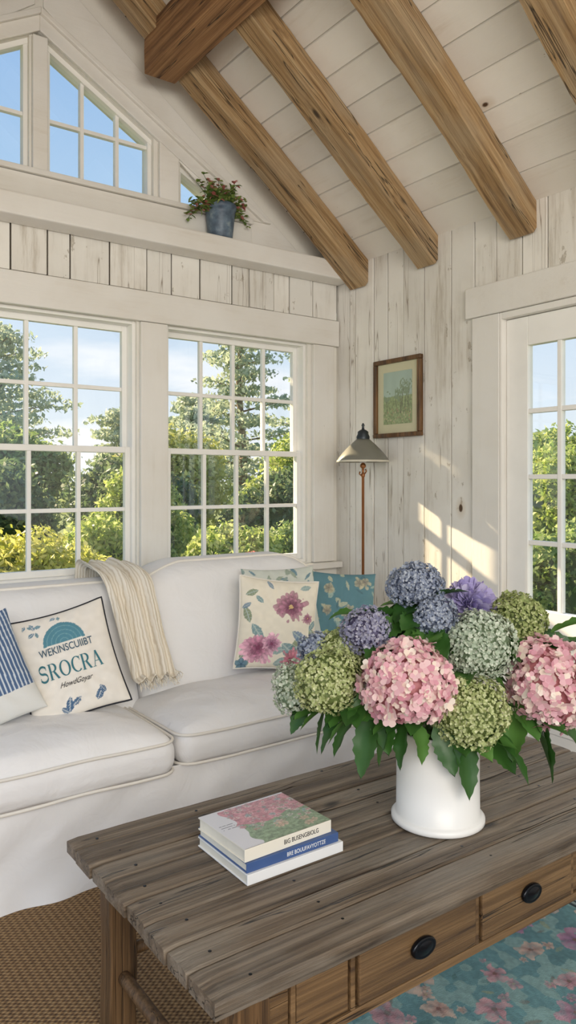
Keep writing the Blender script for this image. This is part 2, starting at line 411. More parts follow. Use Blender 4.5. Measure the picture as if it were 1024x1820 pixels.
b.obj('wall_right',M_wallpl,0.0025,kind='structure')
b=B(); b.box(XW-0.02,XW-0.004,2.52,YW-0.002,0.0,0.13); b.obj('baseboard_right',M_trim,0.004,kind='structure')
b=B(); b.box(XW-0.025,XW-0.004,2.35,2.512,0,2.198); b.box(XW-0.025,XW-0.004,1.25,1.41,0,2.198)
b.box(XW-0.02,XW+0.15,2.337,2.349,0,2.198); b.box(XW-0.02,XW+0.15,1.411,1.433,0,2.198); b.box(XW-0.02,XW+0.15,1.434,2.336,2.168,2.198)
b.box(XW+0.06,XW+0.08,2.315,2.336,0,2.168)
b.obj('trim_8',M_trimz,0.002,kind='structure')
b=B(); b.box(XW-0.035,XW-0.004,1.2,2.55,2.2,2.35); b.obj('trim_9',M_trim,0.006,kind='structure')
b=B(); 
for s in (1,-1):
    x=XW
    while x>XR+0.01:
        x1=max(x-0.125,XR); a=x; c=x1+0.007
        if s==1: p=[(a,CZ(a)),(c,CZ(c)),(c,CZ(c)+0.02),(a,CZ(a)+0.02)]
        else: p=[(2*XR-a,CZ(a)),(2*XR-c,CZ(c)),(2*XR-c,CZ(c)+0.02),(2*XR-a,CZ(a)+0.02)]
        b.prism_y(p,-2.4,YW+0.0); x=x1
b.obj('ceiling',M_ceil,kind='structure')
b=B()
for s in (1,-1):
    mx=lambda x: x if s==1 else 2*XR-x
    b.prism_y([(mx(XW+0.3),CZ(XW)-SL*0.3+0.021),(mx(XR),CZ(XR)+0.021),(mx(XR),CZ(XR)+0.1),(mx(XW+0.3),CZ(XW)-SL*0.3+0.1)],-2.4,YW+0.3)
b.obj('ceiling_upper',M_gap,kind='structure')
def hewn(x0,x1,w,h,axis='x',seed=0,n=26,j=0.004):
    rnd=random.Random(seed); V=[];F=[]
    c_=0.003
    prof=[(c_,0),(w-c_,0),(w,c_),(w,h/2),(w,h-c_),(w-c_,h),(w/2,h),(c_,h),(0,h-c_),(0,h/2),(0,c_)]
    for i in range(n+1):
        x=x0+(x1-x0)*i/n
        s1=j*math.sin(i*0.55*26/n+seed); s2=j*math.sin(i*0.37*26/n+seed*2)
        for q,(a,c) in enumerate(prof):
            a2=a+(s1 if a>w/2 else s2)+rnd.uniform(-j,j)*0.3; c2=c+(0.7*s2+rnd.uniform(-j,j)*0.3 if c>h/2 else 0)
            V.append((x,a2,c2) if axis=='x' else (a2,x,c2))
    m=len(prof)
    for i in range(n):
        for k in range(m):
            k2=(k+1)%m; F.append((i*m+k,i*m+k2,(i+1)*m+k2,(i+1)*m+k))
    F.append(tuple(range(m))); F.append(tuple(n*m+k for k in range(m-1,-1,-1)))
    bb=B(); bb.add(V,F); return bb
th=math.atan(SL)
for i,y0 in enumerate((3.30,2.755,2.15,1.56,0.97)):
    for s in (1,-1):
        if s==-1 and i in (3,4): continue
        bb=hewn(-0.075,(XW-XR)/math.cos(th)-0.02,0.135,0.130,'x',seed=i*3+s,n=46,j=0.005)
        o=bb.obj('ceiling_beam',M_beam)
        if s==1:
            o.location=(XW,y0,ZE); o.rotation_euler=(0,math.pi+th,0)
        else:
            o.location=(XL,y0+0.135,ZE); o.rotation_euler=(0,math.pi+th,math.pi)
        setmeta(o,'rough honey-brown wooden rafter against the white board ceiling','ceiling beam','rafters of the sloped ceiling')
for s in (1,-1):
    bb=hewn(-2.4,3.43,0.17,0.22,'y',seed=40+s,n=90,j=0.005)
    o=bb.obj('ceiling_purlin',M_beamy)
    o.location=(1.585 if s==1 else 2*XR-1.755,0,3.395)
    setmeta(o,'thick reddish-brown timber running under the rafters','ceiling beam')

def window(n,x0,x1,cols):
    b=B(); g=B(); z0,z1=WZ; zm=1.56
    fy0,fy1=YW+0.02,YW+0.12; fw=0.018
    b.box(x0,x0+fw,fy0,fy1,z0,z1); b.box(x1-fw,x1,fy0,fy1,z0,z1); b.box(x0+fw,x1-fw,fy0,fy1,z1-fw,z1); b.box(x0+fw,x1-fw,fy0-0.01,fy1,z0,z0+fw)
    for (a,c,ys) in ((zm-0.015,z1-fw,YW+0.085),(z0+fw,zm+0.015,YW+0.045)):
        sx0,sx1=x0+fw,x1-fw; t=0.034; st=0.026
        b.box(sx0,sx0+st,ys,ys+t,a,c); b.box(sx1-st,sx1,ys,ys+t,a,c)
        b.box(sx0+st,sx1-st,ys,ys+t,a,a+0.032); b.box(sx0+st,sx1-st,ys,ys+t,c-0.03,c)
        iw=(sx1-sx0-2*st)
        for k in range(1,cols):
            xx=sx0+st+iw*k/cols; b.box(xx-0.010,xx+0.010,ys+0.004,ys+t-0.004,a+0.03,c-0.03)
        zz=(a+c)/2; b.box(sx0+st,sx1-st,ys+0.006,ys+t-0.006,zz-0.010,zz+0.010)
        g.box(sx0+st,sx1-st,ys+0.016,ys+0.018,a+0.03,c-0.03)
    o=b.obj('window_%d'%n,M_sash,0.002,kind='structure'); gg=g.obj('glass',M_glass); gg.parent=o
window(1,W1[0],W1[1],4); window(2,W2[0],W2[1],4)
def gwin(n,xa,xb,cols,rows,sgn):
    b=B(); g=B(); y0,y1=YW+0.03,YW+0.08
    mx=lambda x: x if sgn==1 else 2*XR-x
    lo=2.86; t=0.02
    def bx(a,c,z0,z1a,z1c,yy0=y0,yy1=y1):
        b.prism_y([(mx(a),z0),(mx(c),z0),(mx(c),z1c),(mx(a),z1a)],yy0,yy1)
    bx(xa,xa+t,lo,GZ(xa),GZ(xa+t)); 
    if xb<2.2: bx(xb-t,xb,lo,GZ(xb-t),GZ(xb))
    bx(xa,xb,lo,lo+t,lo+t,y0-0.002,y1+0.002)
    b.prism_y([(mx(xa),GZ(xa)-0.028),(mx(xb),max(lo,GZ(xb)-0.028)),(mx(xb),GZ(xb)),(mx(xa),GZ(xa))],y0-0.004,y1+0.004)
    for k in range(1,cols):
        xx=xa+(xb-xa)*k/cols; bx(xx-0.009,xx+0.009,lo,GZ(xx-0.009),GZ(xx+0.009),y0+0.01,y1-0.01)
    for z in rows:
        xe=min(xb,XR+(3.52-z)/0.585); b.box(min(mx(xa),mx(xe)),max(mx(xa),mx(xe)),y0+0.012,y1-0.012,z-0.009,z+0.009)
    g.prism_y([(mx(xa),lo),(mx(xb),lo),(mx(xb),max(GZ(xb),lo+0.001)),(mx(xa),GZ(xa))],y0+0.024,y0+0.026)
    o=b.obj('window_%d'%n,M_sash,kind='structure'); gg=g.obj('glass',M_glass); gg.parent=o
gwin(3,1.163,1.712,3,[3.135],1); gwin(4,1.163,1.712,3,[3.135],-1)
gwin(5,1.865,2.246,2,[],1); gwin(6,1.865,2.246,2,[],-1)
b=B(); g=B(); dx0,dx1=XW+0.015,XW+0.055; ya,yb=1.435,2.335
b.box(dx0,dx1,ya,ya+0.12,0.01,2.165); b.box(dx0,dx1,yb-0.12,yb,0.01,2.165)
b.box(dx0,dx1,ya+0.12,yb-0.12,2.03,2.165); b.box(dx0,dx1,ya+0.12,yb-0.12,0.01,0.20); b.box(dx0,dx1,ya+0.12,yb-0.12,0.68,0.81)
b.box(dx0+0.012,dx1-0.012,ya+0.12,yb-0.12,0.2,0.68); b.box(dx0+0.004,dx1-0.004,ya+0.18,yb-0.18,0.26,0.62)
for k in range(1,4): 
    yy=ya+0.12+0.66*k/4; b.box(dx0+0.004,dx1-0.004,yy-0.011,yy+0.011,0.81,2.03)
    zz=0.81+1.22*k/4; b.box(dx0+0.006,dx1-0.006,ya+0.12,yb-0.12,zz-0.011,zz+0.011)
g.box(dx0+0.019,dx0+0.021,ya+0.12,yb-0.12,0.81,2.03)
d=b.obj('door_1',M_sash,0.003,kind='structure'); gg=g.obj('glass',M_glass); gg.parent=d
V,F=lathe([(0.0,0),(0.025,0),(0.025,0.008),(0.01,0.012),(0.01,0.035),(0.026,0.045),(0.028,0.058),(0.0,0.07)],24)
k=obj('handle',xf(V,Matrix.Translation((dx0,ya+0.06,1.0))@Matrix.Rotation(-math.pi/2,4,'Y')),F,M_black,True); k.parent=d

# ------------------------------------------------------------ sofa
SX0,SX1=-0.06,2.68
parts=[]
def topr(x):
    a=min(1,max(0,(x-1.38)/0.32)); a=a*a*(3-2*a); h=0.928+0.086*a
    if x>2.24: h-=0.15*((x-2.24)/0.27)**2
    return h
def topl(x): 
    return 0.948-0.01*max(0,(x-0.9))**2
def wrk(x,z,s=0):
    return 0.003*math.sin(x*13+2*math.sin(z*7+s)+s)*math.sin(z*9+x*5)+0.0012*math.sin((x+z)*31+s)
def yfront(x,z,x0,x1,top):
    h=top(x); y=3.0+0.40*(z-0.5)
    xx=(x-x0)/(x1-x0); zz=(z-0.4)/(h-0.4)
    y-=0.055*math.sin(math.pi*min(1,max(0,xx)))**0.6*math.sin(math.pi*min(1,max(0,zz)))**0.7+wrk(x,z,x0)*0.9
    R=0.055
    for dd in (x-x0,x1-x,h-z):
        if dd<R: 
            q=max(0,dd); y+=R-math.sqrt(max(0,R*R-(R-q)**2))
    return y
def back(x0,x1,top):
    nx,nz=90,44; V=[];F=[]
    us=[0.5-0.5*math.cos(math.pi*i/nx) for i in range(nx+1)]
    for i,u in enumerate(us):
        x=x0+(x1-x0)*u; h=top(x)
        col=[]
        for j in range(nz+1):
            s=math.sin(math.pi/2*j/nz); z=0.3+(h-0.3)*s
            col.append((x,yfront(x,z,x0,x1,top),z))
        yl=col[-1][1]
        for k in range(1,5):
            t=k/5; col.append((x,yl+(3.43-yl)*t,h+0.012*math.sin(math.pi*t)))
        for j in range(6): col.append((x,3.43,h-(h-0.1)*j/5))
        V+=col; m=len(col)
    for i in range(nx):
        for j in range(m-1):
            F.append((i*m+j,(i+1)*m+j,(i+1)*m+j+1,i*m+j+1))
    F.append(tuple(range(m))); F.append(tuple(nx*m+j for j in range(m-1,-1,-1)))
    o=obj('backrest',V,F,M_linen,True)
    P=[]
    for i in range(0,nx+1):
        x=x0+(x1-x0)*us[i]; h=top(x); P.append((x,yfront(x,h,x0,x1,top)-0.006,h+0.004))
    P=[(x0,P[0][1],0.45)]+P+[(x1,P[-1][1],0.45)]
    v,f=tube(P,0.006,8); pp=obj('piping',v,f,M_piping,True); pp.parent=o
    return o,pp
BR=(1.375,2.51); BL=(0.14,1.37)
o1,p1=back(BR[0],BR[1],topr); o2,p2=back(BL[0],BL[1],topl)
parts+=[o1,o2]; subs=[(p1,o1),(p2,o2)]
def seatc(x0,x1,y0,y1,z0,z1,seed):
    hx,hy,hz=(x1-x0)/2,(y1-y0)/2,(z1-z0)/2
    V,F=rbox(hx,hy,hz,0.06,n=40,crown=0.066,wr=0.003,seed=seed)
    c=Vector(((x0+x1)/2,(y0+y1)/2,(z0+z1)/2))
    o=obj('seat_cushion',[v+c for v in V],F,M_linen,True)
    vv=[];ff=[]
    R0=rrect(hx-0.003,hy-0.003,0.065,6)
    for zz in (hz-0.014,-hz+0.014):
        pts=[]
        for p0,p1_ in zip(R0,R0[1:]+R0[:1]):
            far=(Vector(p0)-Vector(p1_)).length>0.1
            for t in ([i/20 for i in range(20)] if far else [0]):
                a=p0[0]*(1-t)+p1_[0]*t; bb=p0[1]*(1-t)+p1_[1]*t
                pts.append((c.x+a,c.y+bb-0.0024*math.sin(a*19+seed),c.z+zz+0.002*math.sin(a*11+bb*7+seed)))
        v,f=tube(pts,0.0058,8,True)
        ff+=[tuple(i+len(vv) for i in q) for q in f]; vv+=v
    p=obj('piping',vv,ff,M_piping,True); p.parent=o
    return o,p
for a in ((0.16,1.285,2.48,3.04,0.325,0.465,1),(1.30,2.53,2.50,3.04,0.33,0.465,4)):
    o,p=seatc(*a); parts.append(o); subs.append((p,o))
for x0,x1 in ((SX0,0.15),(2.54,SX1)):
    V,F=rbox((x1-x0)/2,0.44,0.30,0.06,n=16,crown=0.01)
    o=obj('arm',[v+Vector(((x0+x1)/2,2.98,0.32)) for v in V],F,M_linen,True); parts.append(o)
def skirt():
    n=200; m=20; V=[];F=[]
    path=[(SX0+0.02+(SX1-SX0-0.04)*i/n,2.53) for i in range(n+1)]
    for i,(x,y) in enumerate(path):
        for j in range(m+1):
            t=j/m; z=0.345-0.34*t
            V.append((x,y-0.035*t**2-0.010*t*math.sin(x*9)-0.005*t*math.sin(x*31+1)+0.006*math.sin(x*5+t*7)+0.003*math.sin(x*22+t*11),z))
    for i in range(n):
        for j in range(m):
            F.append((i*(m+1)+j,i*(m+1)+j+1,(i+1)*(m+1)+j+1,(i+1)*(m+1)+j))
    return V,F
V,F=skirt(); o=obj('skirt',V,F,M_linen,True); parts.append(o)
b=B(); b.box(SX0+0.03,SX1-0.03,2.565,3.42,0.02,0.33); o=b.obj('base',M_linen,0.02); parts.append(o)
grp('sofa',(1.31,2.98,0.0),parts,'white slipcovered linen sofa with piped cushions beneath the windows','sofa',subs=subs)

# throw
tx0,tx1=1.245,1.475
PATH=[Vector(p) for p in ((3.47,0.70),(3.47,0.92),(3.445,0.985),(3.36,0.99),(3.25,0.98),(3.15,0.95),(3.09,0.87),(3.02,0.74),(2.96,0.64),(2.925,0.57),(2.885,0.556))]
def thp(s):
    k=s*(len(PATH)-1); i=min(int(k),len(PATH)-2); t=k-i
    p0=PATH[max(i-1,0)];p1=PATH[i];p2=PATH[i+1];p3=PATH[min(i+2,len(PATH)-1)]
    q=0.5*((2*p1)+(p2-p0)*t+(2*p0-5*p1+4*p2-p3)*t*t+(3*p1-p0-3*p2+p3)*t**3)
    d=(p2-p1).normalized()
    return q,Vector((-abs(d.y),abs(d.x)*1.0)) if i>3 else Vector((0.0,1.0))
V=[];F=[];nx,ns=100,120
def throwpt(i,j):
    u=i/nx; s=j/ns; e2=max(0,s-0.42)
    x=tx0+(tx1-tx0)*u*(1-0.30*e2)+0.09*e2+0.006*math.sin(s*9+u*4)
    q,n=thp(s)
    fold=0.016*math.sin(u*2*math.pi*3.1+1.2*math.sin(s*4+u*3))+0.006*math.sin(u*2*math.pi*7+s*7)
    e=0.026+fold
    drop=0.015*math.sin(u*5+1)*(s>0.9)*(s-0.9)*10
    return (x,q.x+n.x*e-drop,q.y+n.y*max(0.006,e*0.9))
for i in range(nx+1):
    for j in range(ns+1): V.append(throwpt(i,j))
for i in range(nx):
    for j in range(ns): F.append((i*(ns+1)+j,(i+1)*(ns+1)+j,(i+1)*(ns+1)+j+1,i*(ns+1)+j+1))
m,nt,bs=newmat('cream_knit',0.95)
v=objcoord(nt,(1,1,1)); w1=nd(nt,'ShaderNodeTexWave',{'Vector':v,'Scale':24.0,'Distortion':2.5},bands_direction='X')
nt.links.new(ramp(nt,w1.outputs[1],[(0.05,lin((214,203,184))),(0.5,lin((238,231,217)))]),bs.inputs['Base Color'])
nt.links.new(nd(nt,'ShaderNodeBump',{'Height':w1.outputs[1],'Strength':0.4,'Distance':0.003}).outputs[0],bs.inputs['Normal'])
M_throw=m
o=obj('cloth',V,F,M_throw,True)
md=o.modifiers.new('s','SOLIDIFY'); md.thickness=0.005
vv=[];ff=[]
for i in range(0,nx+1,2):
    p=Vector(throwpt(i,ns)); L=random.uniform(.02,.05); q=p+Vector((random.uniform(-.012,.012),-L*0.8,-0.022)); r=p+Vector((random.uniform(-.004,.004),-L*0.5,-0.006))
    v,f=tube([p,r,q],[0.0022,0.002,0.0012],5); ff+=[tuple(k+len(vv) for k in t) for t in f]; vv+=v
fr=obj('fringe',vv,ff,M_throw,True,kind='stuff')
grp('throw_blanket',(1.38,2.95,0.5),[o,fr],'cream striped throw with fringe draped over the sofa back','blanket')

# pillows
def pillow(name,w,h,T,mat,painter,loc,yaw,tilt,roll,label,piping=None,extra=None,group='cushions on the sofa',res=150):
    n=res; X,Y=np.meshgrid(np.linspace(-1,1,n+1),np.linspace(-1,1,n+1),indexing='ij')
    X=np.sign(X)*np.abs(X)**0.85; Y=np.sign(Y)*np.abs(Y)**0.85
    px=w/2*X*(1-0.07*(1-Y**2)); py=h/2*Y*(1-0.07*(1-X**2))
    H=T*((1-X**2)*(1-Y**2)).clip(0)**0.42
    E=1-((1-X**2)*(1-Y**2)).clip(0)
    wr=(0.003*np.sin(px*40+py*22)*np.sin(py*33+1)+0.005*E*np.sin(np.arctan2(py,px)*17+T*100))*(H/T)
    V=np.concatenate([np.stack([px,py,H+wr],-1).reshape(-1,3),np.stack([px,py,-H],-1).reshape(-1,3)])
    F=[];m=n+1;N=m*m
    for i in range(n):
        for j in range(n):
            a,b_,c,d_=i*m+j,(i+1)*m+j,(i+1)*m+j+1,i*m+j+1
            F.append((a,b_,c,d_)); F.append((a+N,d_+N,c+N,b_+N))
    cols=painter(V[:,0],V[:,1])
    cv=obj('cushion_cover',V,F,mat,True,col=cols)
    parts=[cv]
    if piping:
        P=[]
        for e in range(4):
            for k in range(24):
                t=-1+2*k/24
                q={0:(t,-1),1:(1,t),2:(-t,1),3:(-1,-t)}[e]
                P.append((w/2*q[0]*(1-0.07*(1-q[1]**2)),h/2*q[1]*(1-0.07*(1-q[0]**2)),0))
        v,f=tube(P,0.005,8,True); parts.append(obj('piping',v,f,piping,True))
    def surf(x,y):
        a=min(0.999,abs(x/(w/2))); b_=min(0.999,abs(y/(h/2)))
        return T*((1-a*a)*(1-b_*b_))**0.42+0.003*math.sin(x*40+y*22)*math.sin(y*33+1)
    if extra: parts+=extra(surf)
    R=Matrix.Rotation(yaw,4,'Z')@Matrix.Rotation(math.pi/2-tilt,4,'X')@Matrix.Rotation(roll,4,'Z')
    r=grp(name,loc,parts,label,'cushion',group,rot=R.to_euler(),local=True)
    return r
d2r=math.radians
def p_plain(c):
    def f(x,y):
        col=np.tile(np.array(lin(c)),(len(x),1)); col*= (0.95+0.08*vnoise(x,y,60,1))[:,None]; return col
    return f
def p_script(x,y):
    col=p_plain((236,230,220))(x,y)
    m=((x+0.0)**2+(y-0.075)**2<0.078**2)&(y>0.075); col[m]=np.array(lin((84,136,152)))
    for k in range(4):
        m2=m&(np.abs(np.hypot(x,y-0.075)-0.016*(k+1))<0.0012); col[m2]=lin((120,164,174))
    for cx,cy,r,a in ((-0.11,0.135,0.012,0.5),(-0.10,0.165,0.013,2.0),(-0.02,0.175,0.010,0.2),(-0.13,0.17,0.009,1.0)):
        lf(col,x,y,cx,cy,r*1.3,r*0.6,a,(106,138,160),(210,210,205)); lf(col,x,y,cx+0.02,cy-0.004,r,r*0.5,a+1.2,(120,150,160))
    for cx,cy,L,W,a in ((-0.04,-0.155,0.028,0.014,1.3),(-0.012,-0.15,0.022,0.010,0.6),(0.075,-0.15,0.024,0.014,0.9),(0.09,-0.135,0.018,0.010,2.1),(-0.06,-0.17,0.018,0.009,2.4)):
        lf(col,x,y,cx,cy,L,W,a,(74,104,136),(190,196,200))
    return col
M_teal=plain('teal_ink',(56,116,128),0.8); M_ink=plain('dark_ink',(62,92,112),0.8); M_ink2=plain('black_ink',(36,38,46),0.8)
def ex_script(surf):
    out=[]
    items=[(text_mesh('WEKINSCUIIBT',0.040,M_ink,bold=0.0002),0.052,0.74),(serif_word('SROCRA',0.060,M_teal,[1,1,1,0.9,1,1]),-0.020,0.90),(text_mesh('HowdGoyar',0.028,M_ink2,shear=0.6),-0.080,0.85)]
    for t,yy,xs in items:
        bm=bmesh.new(); bm.from_mesh(t.data); bmesh.ops.triangulate(bm,faces=bm.faces)
        bmesh.ops.subdivide_edges(bm,edges=[e for e in bm.edges if e.calc_length()>0.012],cuts=1)
        for v in bm.verts:
            v.co.x*=xs; v.co.y+=yy; v.co.z=v.co.z+surf(v.co.x,v.co.y)+0.0025
        bm.to_mesh(t.data); bm.free(); out.append(t)
    return out
pillow('throw_pillow',0.37,0.42,0.06,M_col,p_script,(1.010,2.87,0.70),d2r(-16),d2r(20),d2r(14),'cream cushion with teal lettering and dark piping on the sofa',M_ink2,ex_script)
def p_stripe(x,y):
    col=p_plain((78,104,142))(x,y); m=(np.sin(x*2*math.pi/0.015)>0.4); col[m]=lin((206,214,222)); m=y<-0.10; col[m]=lin((222,222,218)); return col
pillow('throw_pillow',0.40,0.40,0.07,M_col,p_stripe,(0.655,2.86,0.69),d2r(-6),d2r(22),d2r(18),'navy cushion with fine white stripes against the sofa back',None,res=200)
def p_floral(x,y):
    col=p_plain((236,228,209))(x,y)
    rr=random.Random(6)
    for cx,cy,L,W,a in ((-0.10,-0.05,.05,.02,2.2),(-0.13,-0.11,.04,.02,.4),(0.10,-0.09,.06,.034,.6),(0.05,-0.12,.05,.03,2.5),(0.14,-0.13,.05,.034,1.6),(-0.02,-0.12,.05,.02,.1),(0.09,-0.055,.04,.02,2.6),(-0.15,0.03,.04,.016,1.9),(-0.135,0.13,.03,.014,.4),(-0.10,0.10,.024,.01,2.4),(0.16,-0.05,.04,.022,2.0),(-0.155,0.07,.022,.01,.6),(0.12,0.17,.03,.012,.3),(-0.05,0.17,.024,.01,2.2),(0.155,0.0,.03,.012,1),(0.02,-0.17,.04,.02,.3),(-0.15,-0.16,.04,.02,2)):
        lf(col,x,y,cx,cy,L,W,a,rr.choice([(96,140,148),(130,160,160),(120,138,104),(98,128,158)]),(176,190,184),0.85)
    dahlia(col,x,y,0.045,0.075,0.070,(206,158,170),(152,88,116),(216,184,130),1)
    dahlia(col,x,y,-0.095,-0.115,0.072,(224,176,190),(172,98,130),(130,66,94),2)
    dahlia(col,x,y,-0.035,-0.095,0.038,(216,170,186),(160,96,130),(130,66,94),5)
    dahlia(col,x,y,0.065,-0.165,0.054,(218,154,164),(182,100,118),(130,60,80),3)
    dahlia(col,x,y,0.13,0.03,0.022,(206,158,170),(152,88,116),(216,184,130),4)
    fl(col,x,y,-0.16,-0.19,0.03,5,0.4,(120,150,160),(90,120,140),(70,100,120))
    return col
pillow('throw_pillow',0.38,0.42,0.075,M_col,p_floral,(1.985,2.87,0.742),d2r(-20),d2r(14),d2r(-7),'cream cushion printed with pink blossoms and teal leaves',M_piping,res=220)
def p_pale(x,y):
    col=p_plain((206,210,200))(x,y)
    rr=random.Random(3)
    for k in range(60):
        lf(col,x,y,rr.uniform(-.2,.2),rr.uniform(-.2,.2),rr.uniform(.015,.03),rr.uniform(.006,.012),rr.uniform(0,3),rr.choice([(112,142,154),(140,158,152),(156,168,152)]))
    return col
pillow('throw_pillow',0.38,0.40,0.05,M_col,p_pale,(2.10,2.99,0.79),d2r(-14),d2r(20),d2r(0),'pale leaf-print cushion tucked behind floral cushion',None,res=90)
def p_teal(x,y):
    col=p_plain((92,132,142))(x,y); rr=random.Random(9)
    for k in range(44):
        lf(col,x,y,rr.uniform(-.2,.2),rr.uniform(-.2,.2),rr.uniform(.014,.034),rr.uniform(.005,.012),rr.uniform(0,3),rr.choice([(156,176,166),(80,112,122),(184,188,164)]),None,0.85)
    for k in range(8):
        fl(col,x,y,rr.uniform(-.16,.17),rr.uniform(-.16,.17),0.028,6,rr.uniform(0,2),(186,182,154),(136,124,110),None,0.6,0.8)
    return col
pillow('throw_pillow',0.39,0.39,0.06,M_col,p_teal,(2.395,2.93,0.755),d2r(-24),d2r(14),d2r(-5),'dusty teal cushion with muted blossom print by the arm',None,res=120)

# ------------------------------------------------------------ coffee table
TX0,TX1,TY0,TY1,TZ=0.655,2.25,1.132,1.885,0.5
b=B(); y=TY0; ws=[0.105,0.085,0.10,0.095,0.11,0.085,0.098,0.075]; rr=random.Random(5)
for w in ws:
    n=60; V=[];F=[]; e0=rr.uniform(-.003,.003); e1=rr.uniform(-.003,.003); dz=rr.uniform(-.0025,.0015)
    prof=[(0.003,-0.034),(w-0.003,-0.034),(w-0.0025,-0.006),(w-0.0060,-0.0008),(w*0.7,0.0),(w/2,0.0006),(w*0.3,0.0),(0.0060,-0.0008),(0.0025,-0.006)]
    ph=rr.uniform(0,9)
    for i in range(n+1):
        x=TX0+e0+(TX1+e1-TX0-e0)*i/n
        for (a,c) in prof:
            sgn=-1 if a<w/2 else 1
            edge=(y<TY0+.01 and a<w/2)
            V.append((x+rr.uniform(-.0015,.0015)*(i in (0,n)),y+a-sgn*(0.0012+0.0008*math.sin(i*0.35+ph))*(not edge)+(0.0010*math.sin(i*0.21+ph)+rr.uniform(-.0006,.0006) if edge else 0),TZ+c+dz+rr.uniform(-.0004,.0004)-(0.003 if (i in(0,n) and c>-.01) else 0)))
    m=len(prof)
    for i in range(n):
        for k in range(m): F.append((i*m+k,i*m+(k+1)%m,(i+1)*m+(k+1)%m,(i+1)*m+k))
    F.append(tuple(range(m-1,-1,-1))); F.append(tuple(n*m+k for k in range(m)))
    b.add(V,F); y+=w
top=b.obj('tabletop',M_table); parts=[top]; subs=[]
b=B(); b.box(TX0+0.03,TX1-0.03,TY0+0.03,TY1-0.03,TZ-0.045,TZ-0.0375); parts.append(b.obj('batten',M_gap))
lw=0.07
for x in (0.725,TX1-0.07-lw):
    for y in (TY0+0.04,TY1-0.05-lw):
        bb=hewn(0,0.454,lw,lw,'x',seed=int(x*50+y*9),n=10,j=0.002)
        bb.V=[(x+v[1],y+v[2],v[0]) for v in bb.V]
        parts.append(bb.obj('leg',M_tablez,0.002))
fy=TY0+0.043
b=B()
b.box(0.795,2.11,fy+0.02,fy+0.035,0.305,0.454)
b.box(0.795,2.11,fy,fy+0.02,0.450,0.454); b.box(0.795,2.11,fy,fy+0.02,0.305,0.325)
for x in (0.845,0.995,1.372,1.74,1.90): b.box(x,x+0.012,fy,fy+0.02,0.325,0.450)
for (xa,xb) in ((0.797,0.842),(0.861,0.991),(1.756,1.896),(1.916,2.11)): b.box(xa,xb,fy+0.004,fy+0.02,0.329,0.447)
b.box(0.795,2.11,TY1-0.075,TY1-0.055,0.31,0.454)
b.box(0.75,0.77,TY0+0.12,TY1-0.12,0.36,0.454); b.box(2.13,2.15,TY0+0.12,TY1-0.12,0.33,0.454)
parts.append(b.obj('apron',M_tableb,0.002))
for xa,xb in ((1.012,1.367),(1.389,1.735)):
    b=B(); b.box(xa,xb,fy-0.006,fy+0.016,0.331,0.446); dr=b.obj('drawer',M_tableb,0.004); parts.append(dr)
    cx=(xa+xb)/2; cz=0.393
    V2,F2=lathe([(0.0,0.0),(0.92,0.0),(1.0,0.15),(1.02,0.4),(0.97,0.6),(0.84,0.68),(0.74,0.62),(0.66,0.66),(0.45,0.78),(0.0,0.86)],44)
    hb=B(); hb.add([(cx+v[0]*0.035,fy-0.006-v[2]*0.018,cz+v[1]*0.022) for v in V2],F2)
    h=hb.obj('handle',M_black,smooth=True,label='flat black oval metal pull'); subs.append((h,dr)); 
for pts,r in (([(0.76,TY0+0.08,0.17),(0.76,TY1-0.08,0.17)],0.016),([(2.145,TY0+0.08,0.17),(2.145,TY1-0.08,0.17)],0.016),([(0.76,TY1-0.085,0.21),(2.145,TY1-0.085,0.21)],0.015)):
    v,f=tube([Vector(pts[0]).lerp(Vector(pts[1]),t/8) for t in range(9)],r,12); parts.append(obj('stretcher',v,f,M_tablez,True))
b=B()
yy=TY0
for w in ws:
    for x in (TX0+0.075,1.0,1.45,1.9,TX1-0.075):
        V,F=lathe([(0,0.0016),(0.0035,0.0014),(0.004,0.0)],10,(x+rr.uniform(-.02,.02),yy+w/2+rr.uniform(-.02,.02),TZ-0.0005)); b.add(V,F)
    yy+=w
parts.append(b.obj('nails',M_black,kind='stuff'))
grp('coffee_table',(1.45,1.5,0.0),parts,'rustic weathered plank coffee table with two drawers','table',subs=subs)

# books
def book(x0,x1,y0,y1,z0,h,cm,label,title,tm,cover=None,rotz=0.0,tsize=0.014):
    b=B(); b.box(x0+0.003,x1-0.004,y0+0.002,y1-0.004,z0+0.003,z0+h-0.003); pg=b.obj('pages',M_page)
    b=B(); b.box(x0,x1,y0,y1,z0,z0+0.003); b.box(x0,x1,y0-0.001,y0+0.002,z0,z0+h); 
    if cover is None: b.box(x0,x1,y0,y1,z0+h-0.003,z0+h)
    cv=b.obj('cover',cm,0.0008); parts=[pg,cv]
    if cover is not None:
        b=B(); b.box(x0,x1,y0,y1,z0+h-0.003,z0+h-0.0005); 
        parts.append(b.obj('cover_board',cm,0.0008))
        n=220; xs,ys=np.meshgrid(np.linspace(x0,x1,n),np.linspace(y0,y1,n),indexing='ij')
        V=np.stack([xs,ys,np.full_like(xs,z0+h)],-1).reshape(-1,3)
        F=[(i*n+j,(i+1)*n+j,(i+1)*n+j+1,i*n+j+1) for i in range(n-1) for j in range(n-1)]
        parts.append(obj('cover_print',V,F,M_print,col=cover((V[:,0]-x0)/(x1-x0),(V[:,1]-y0)/(y1-y0))))
    if title.strip():
        t=text_mesh(title,tsize,tm,'spine_lettering',0.0003,bold=0.0)
        t.data.transform(Matrix.Translation(((x0+x1)/2+0.035,y0-0.0014,z0+h/2))@Matrix.Rotation(math.pi/2,4,'X')@Matrix.Scale(0.82,4,(1,0,0)))
        parts.append(t)
    r=grp('book',((x0+x1)/2,(y0+y1)/2,z0),parts,label,'book','stack of books on the coffee table')
    r.rotation_euler=(0,0,rotz); return r
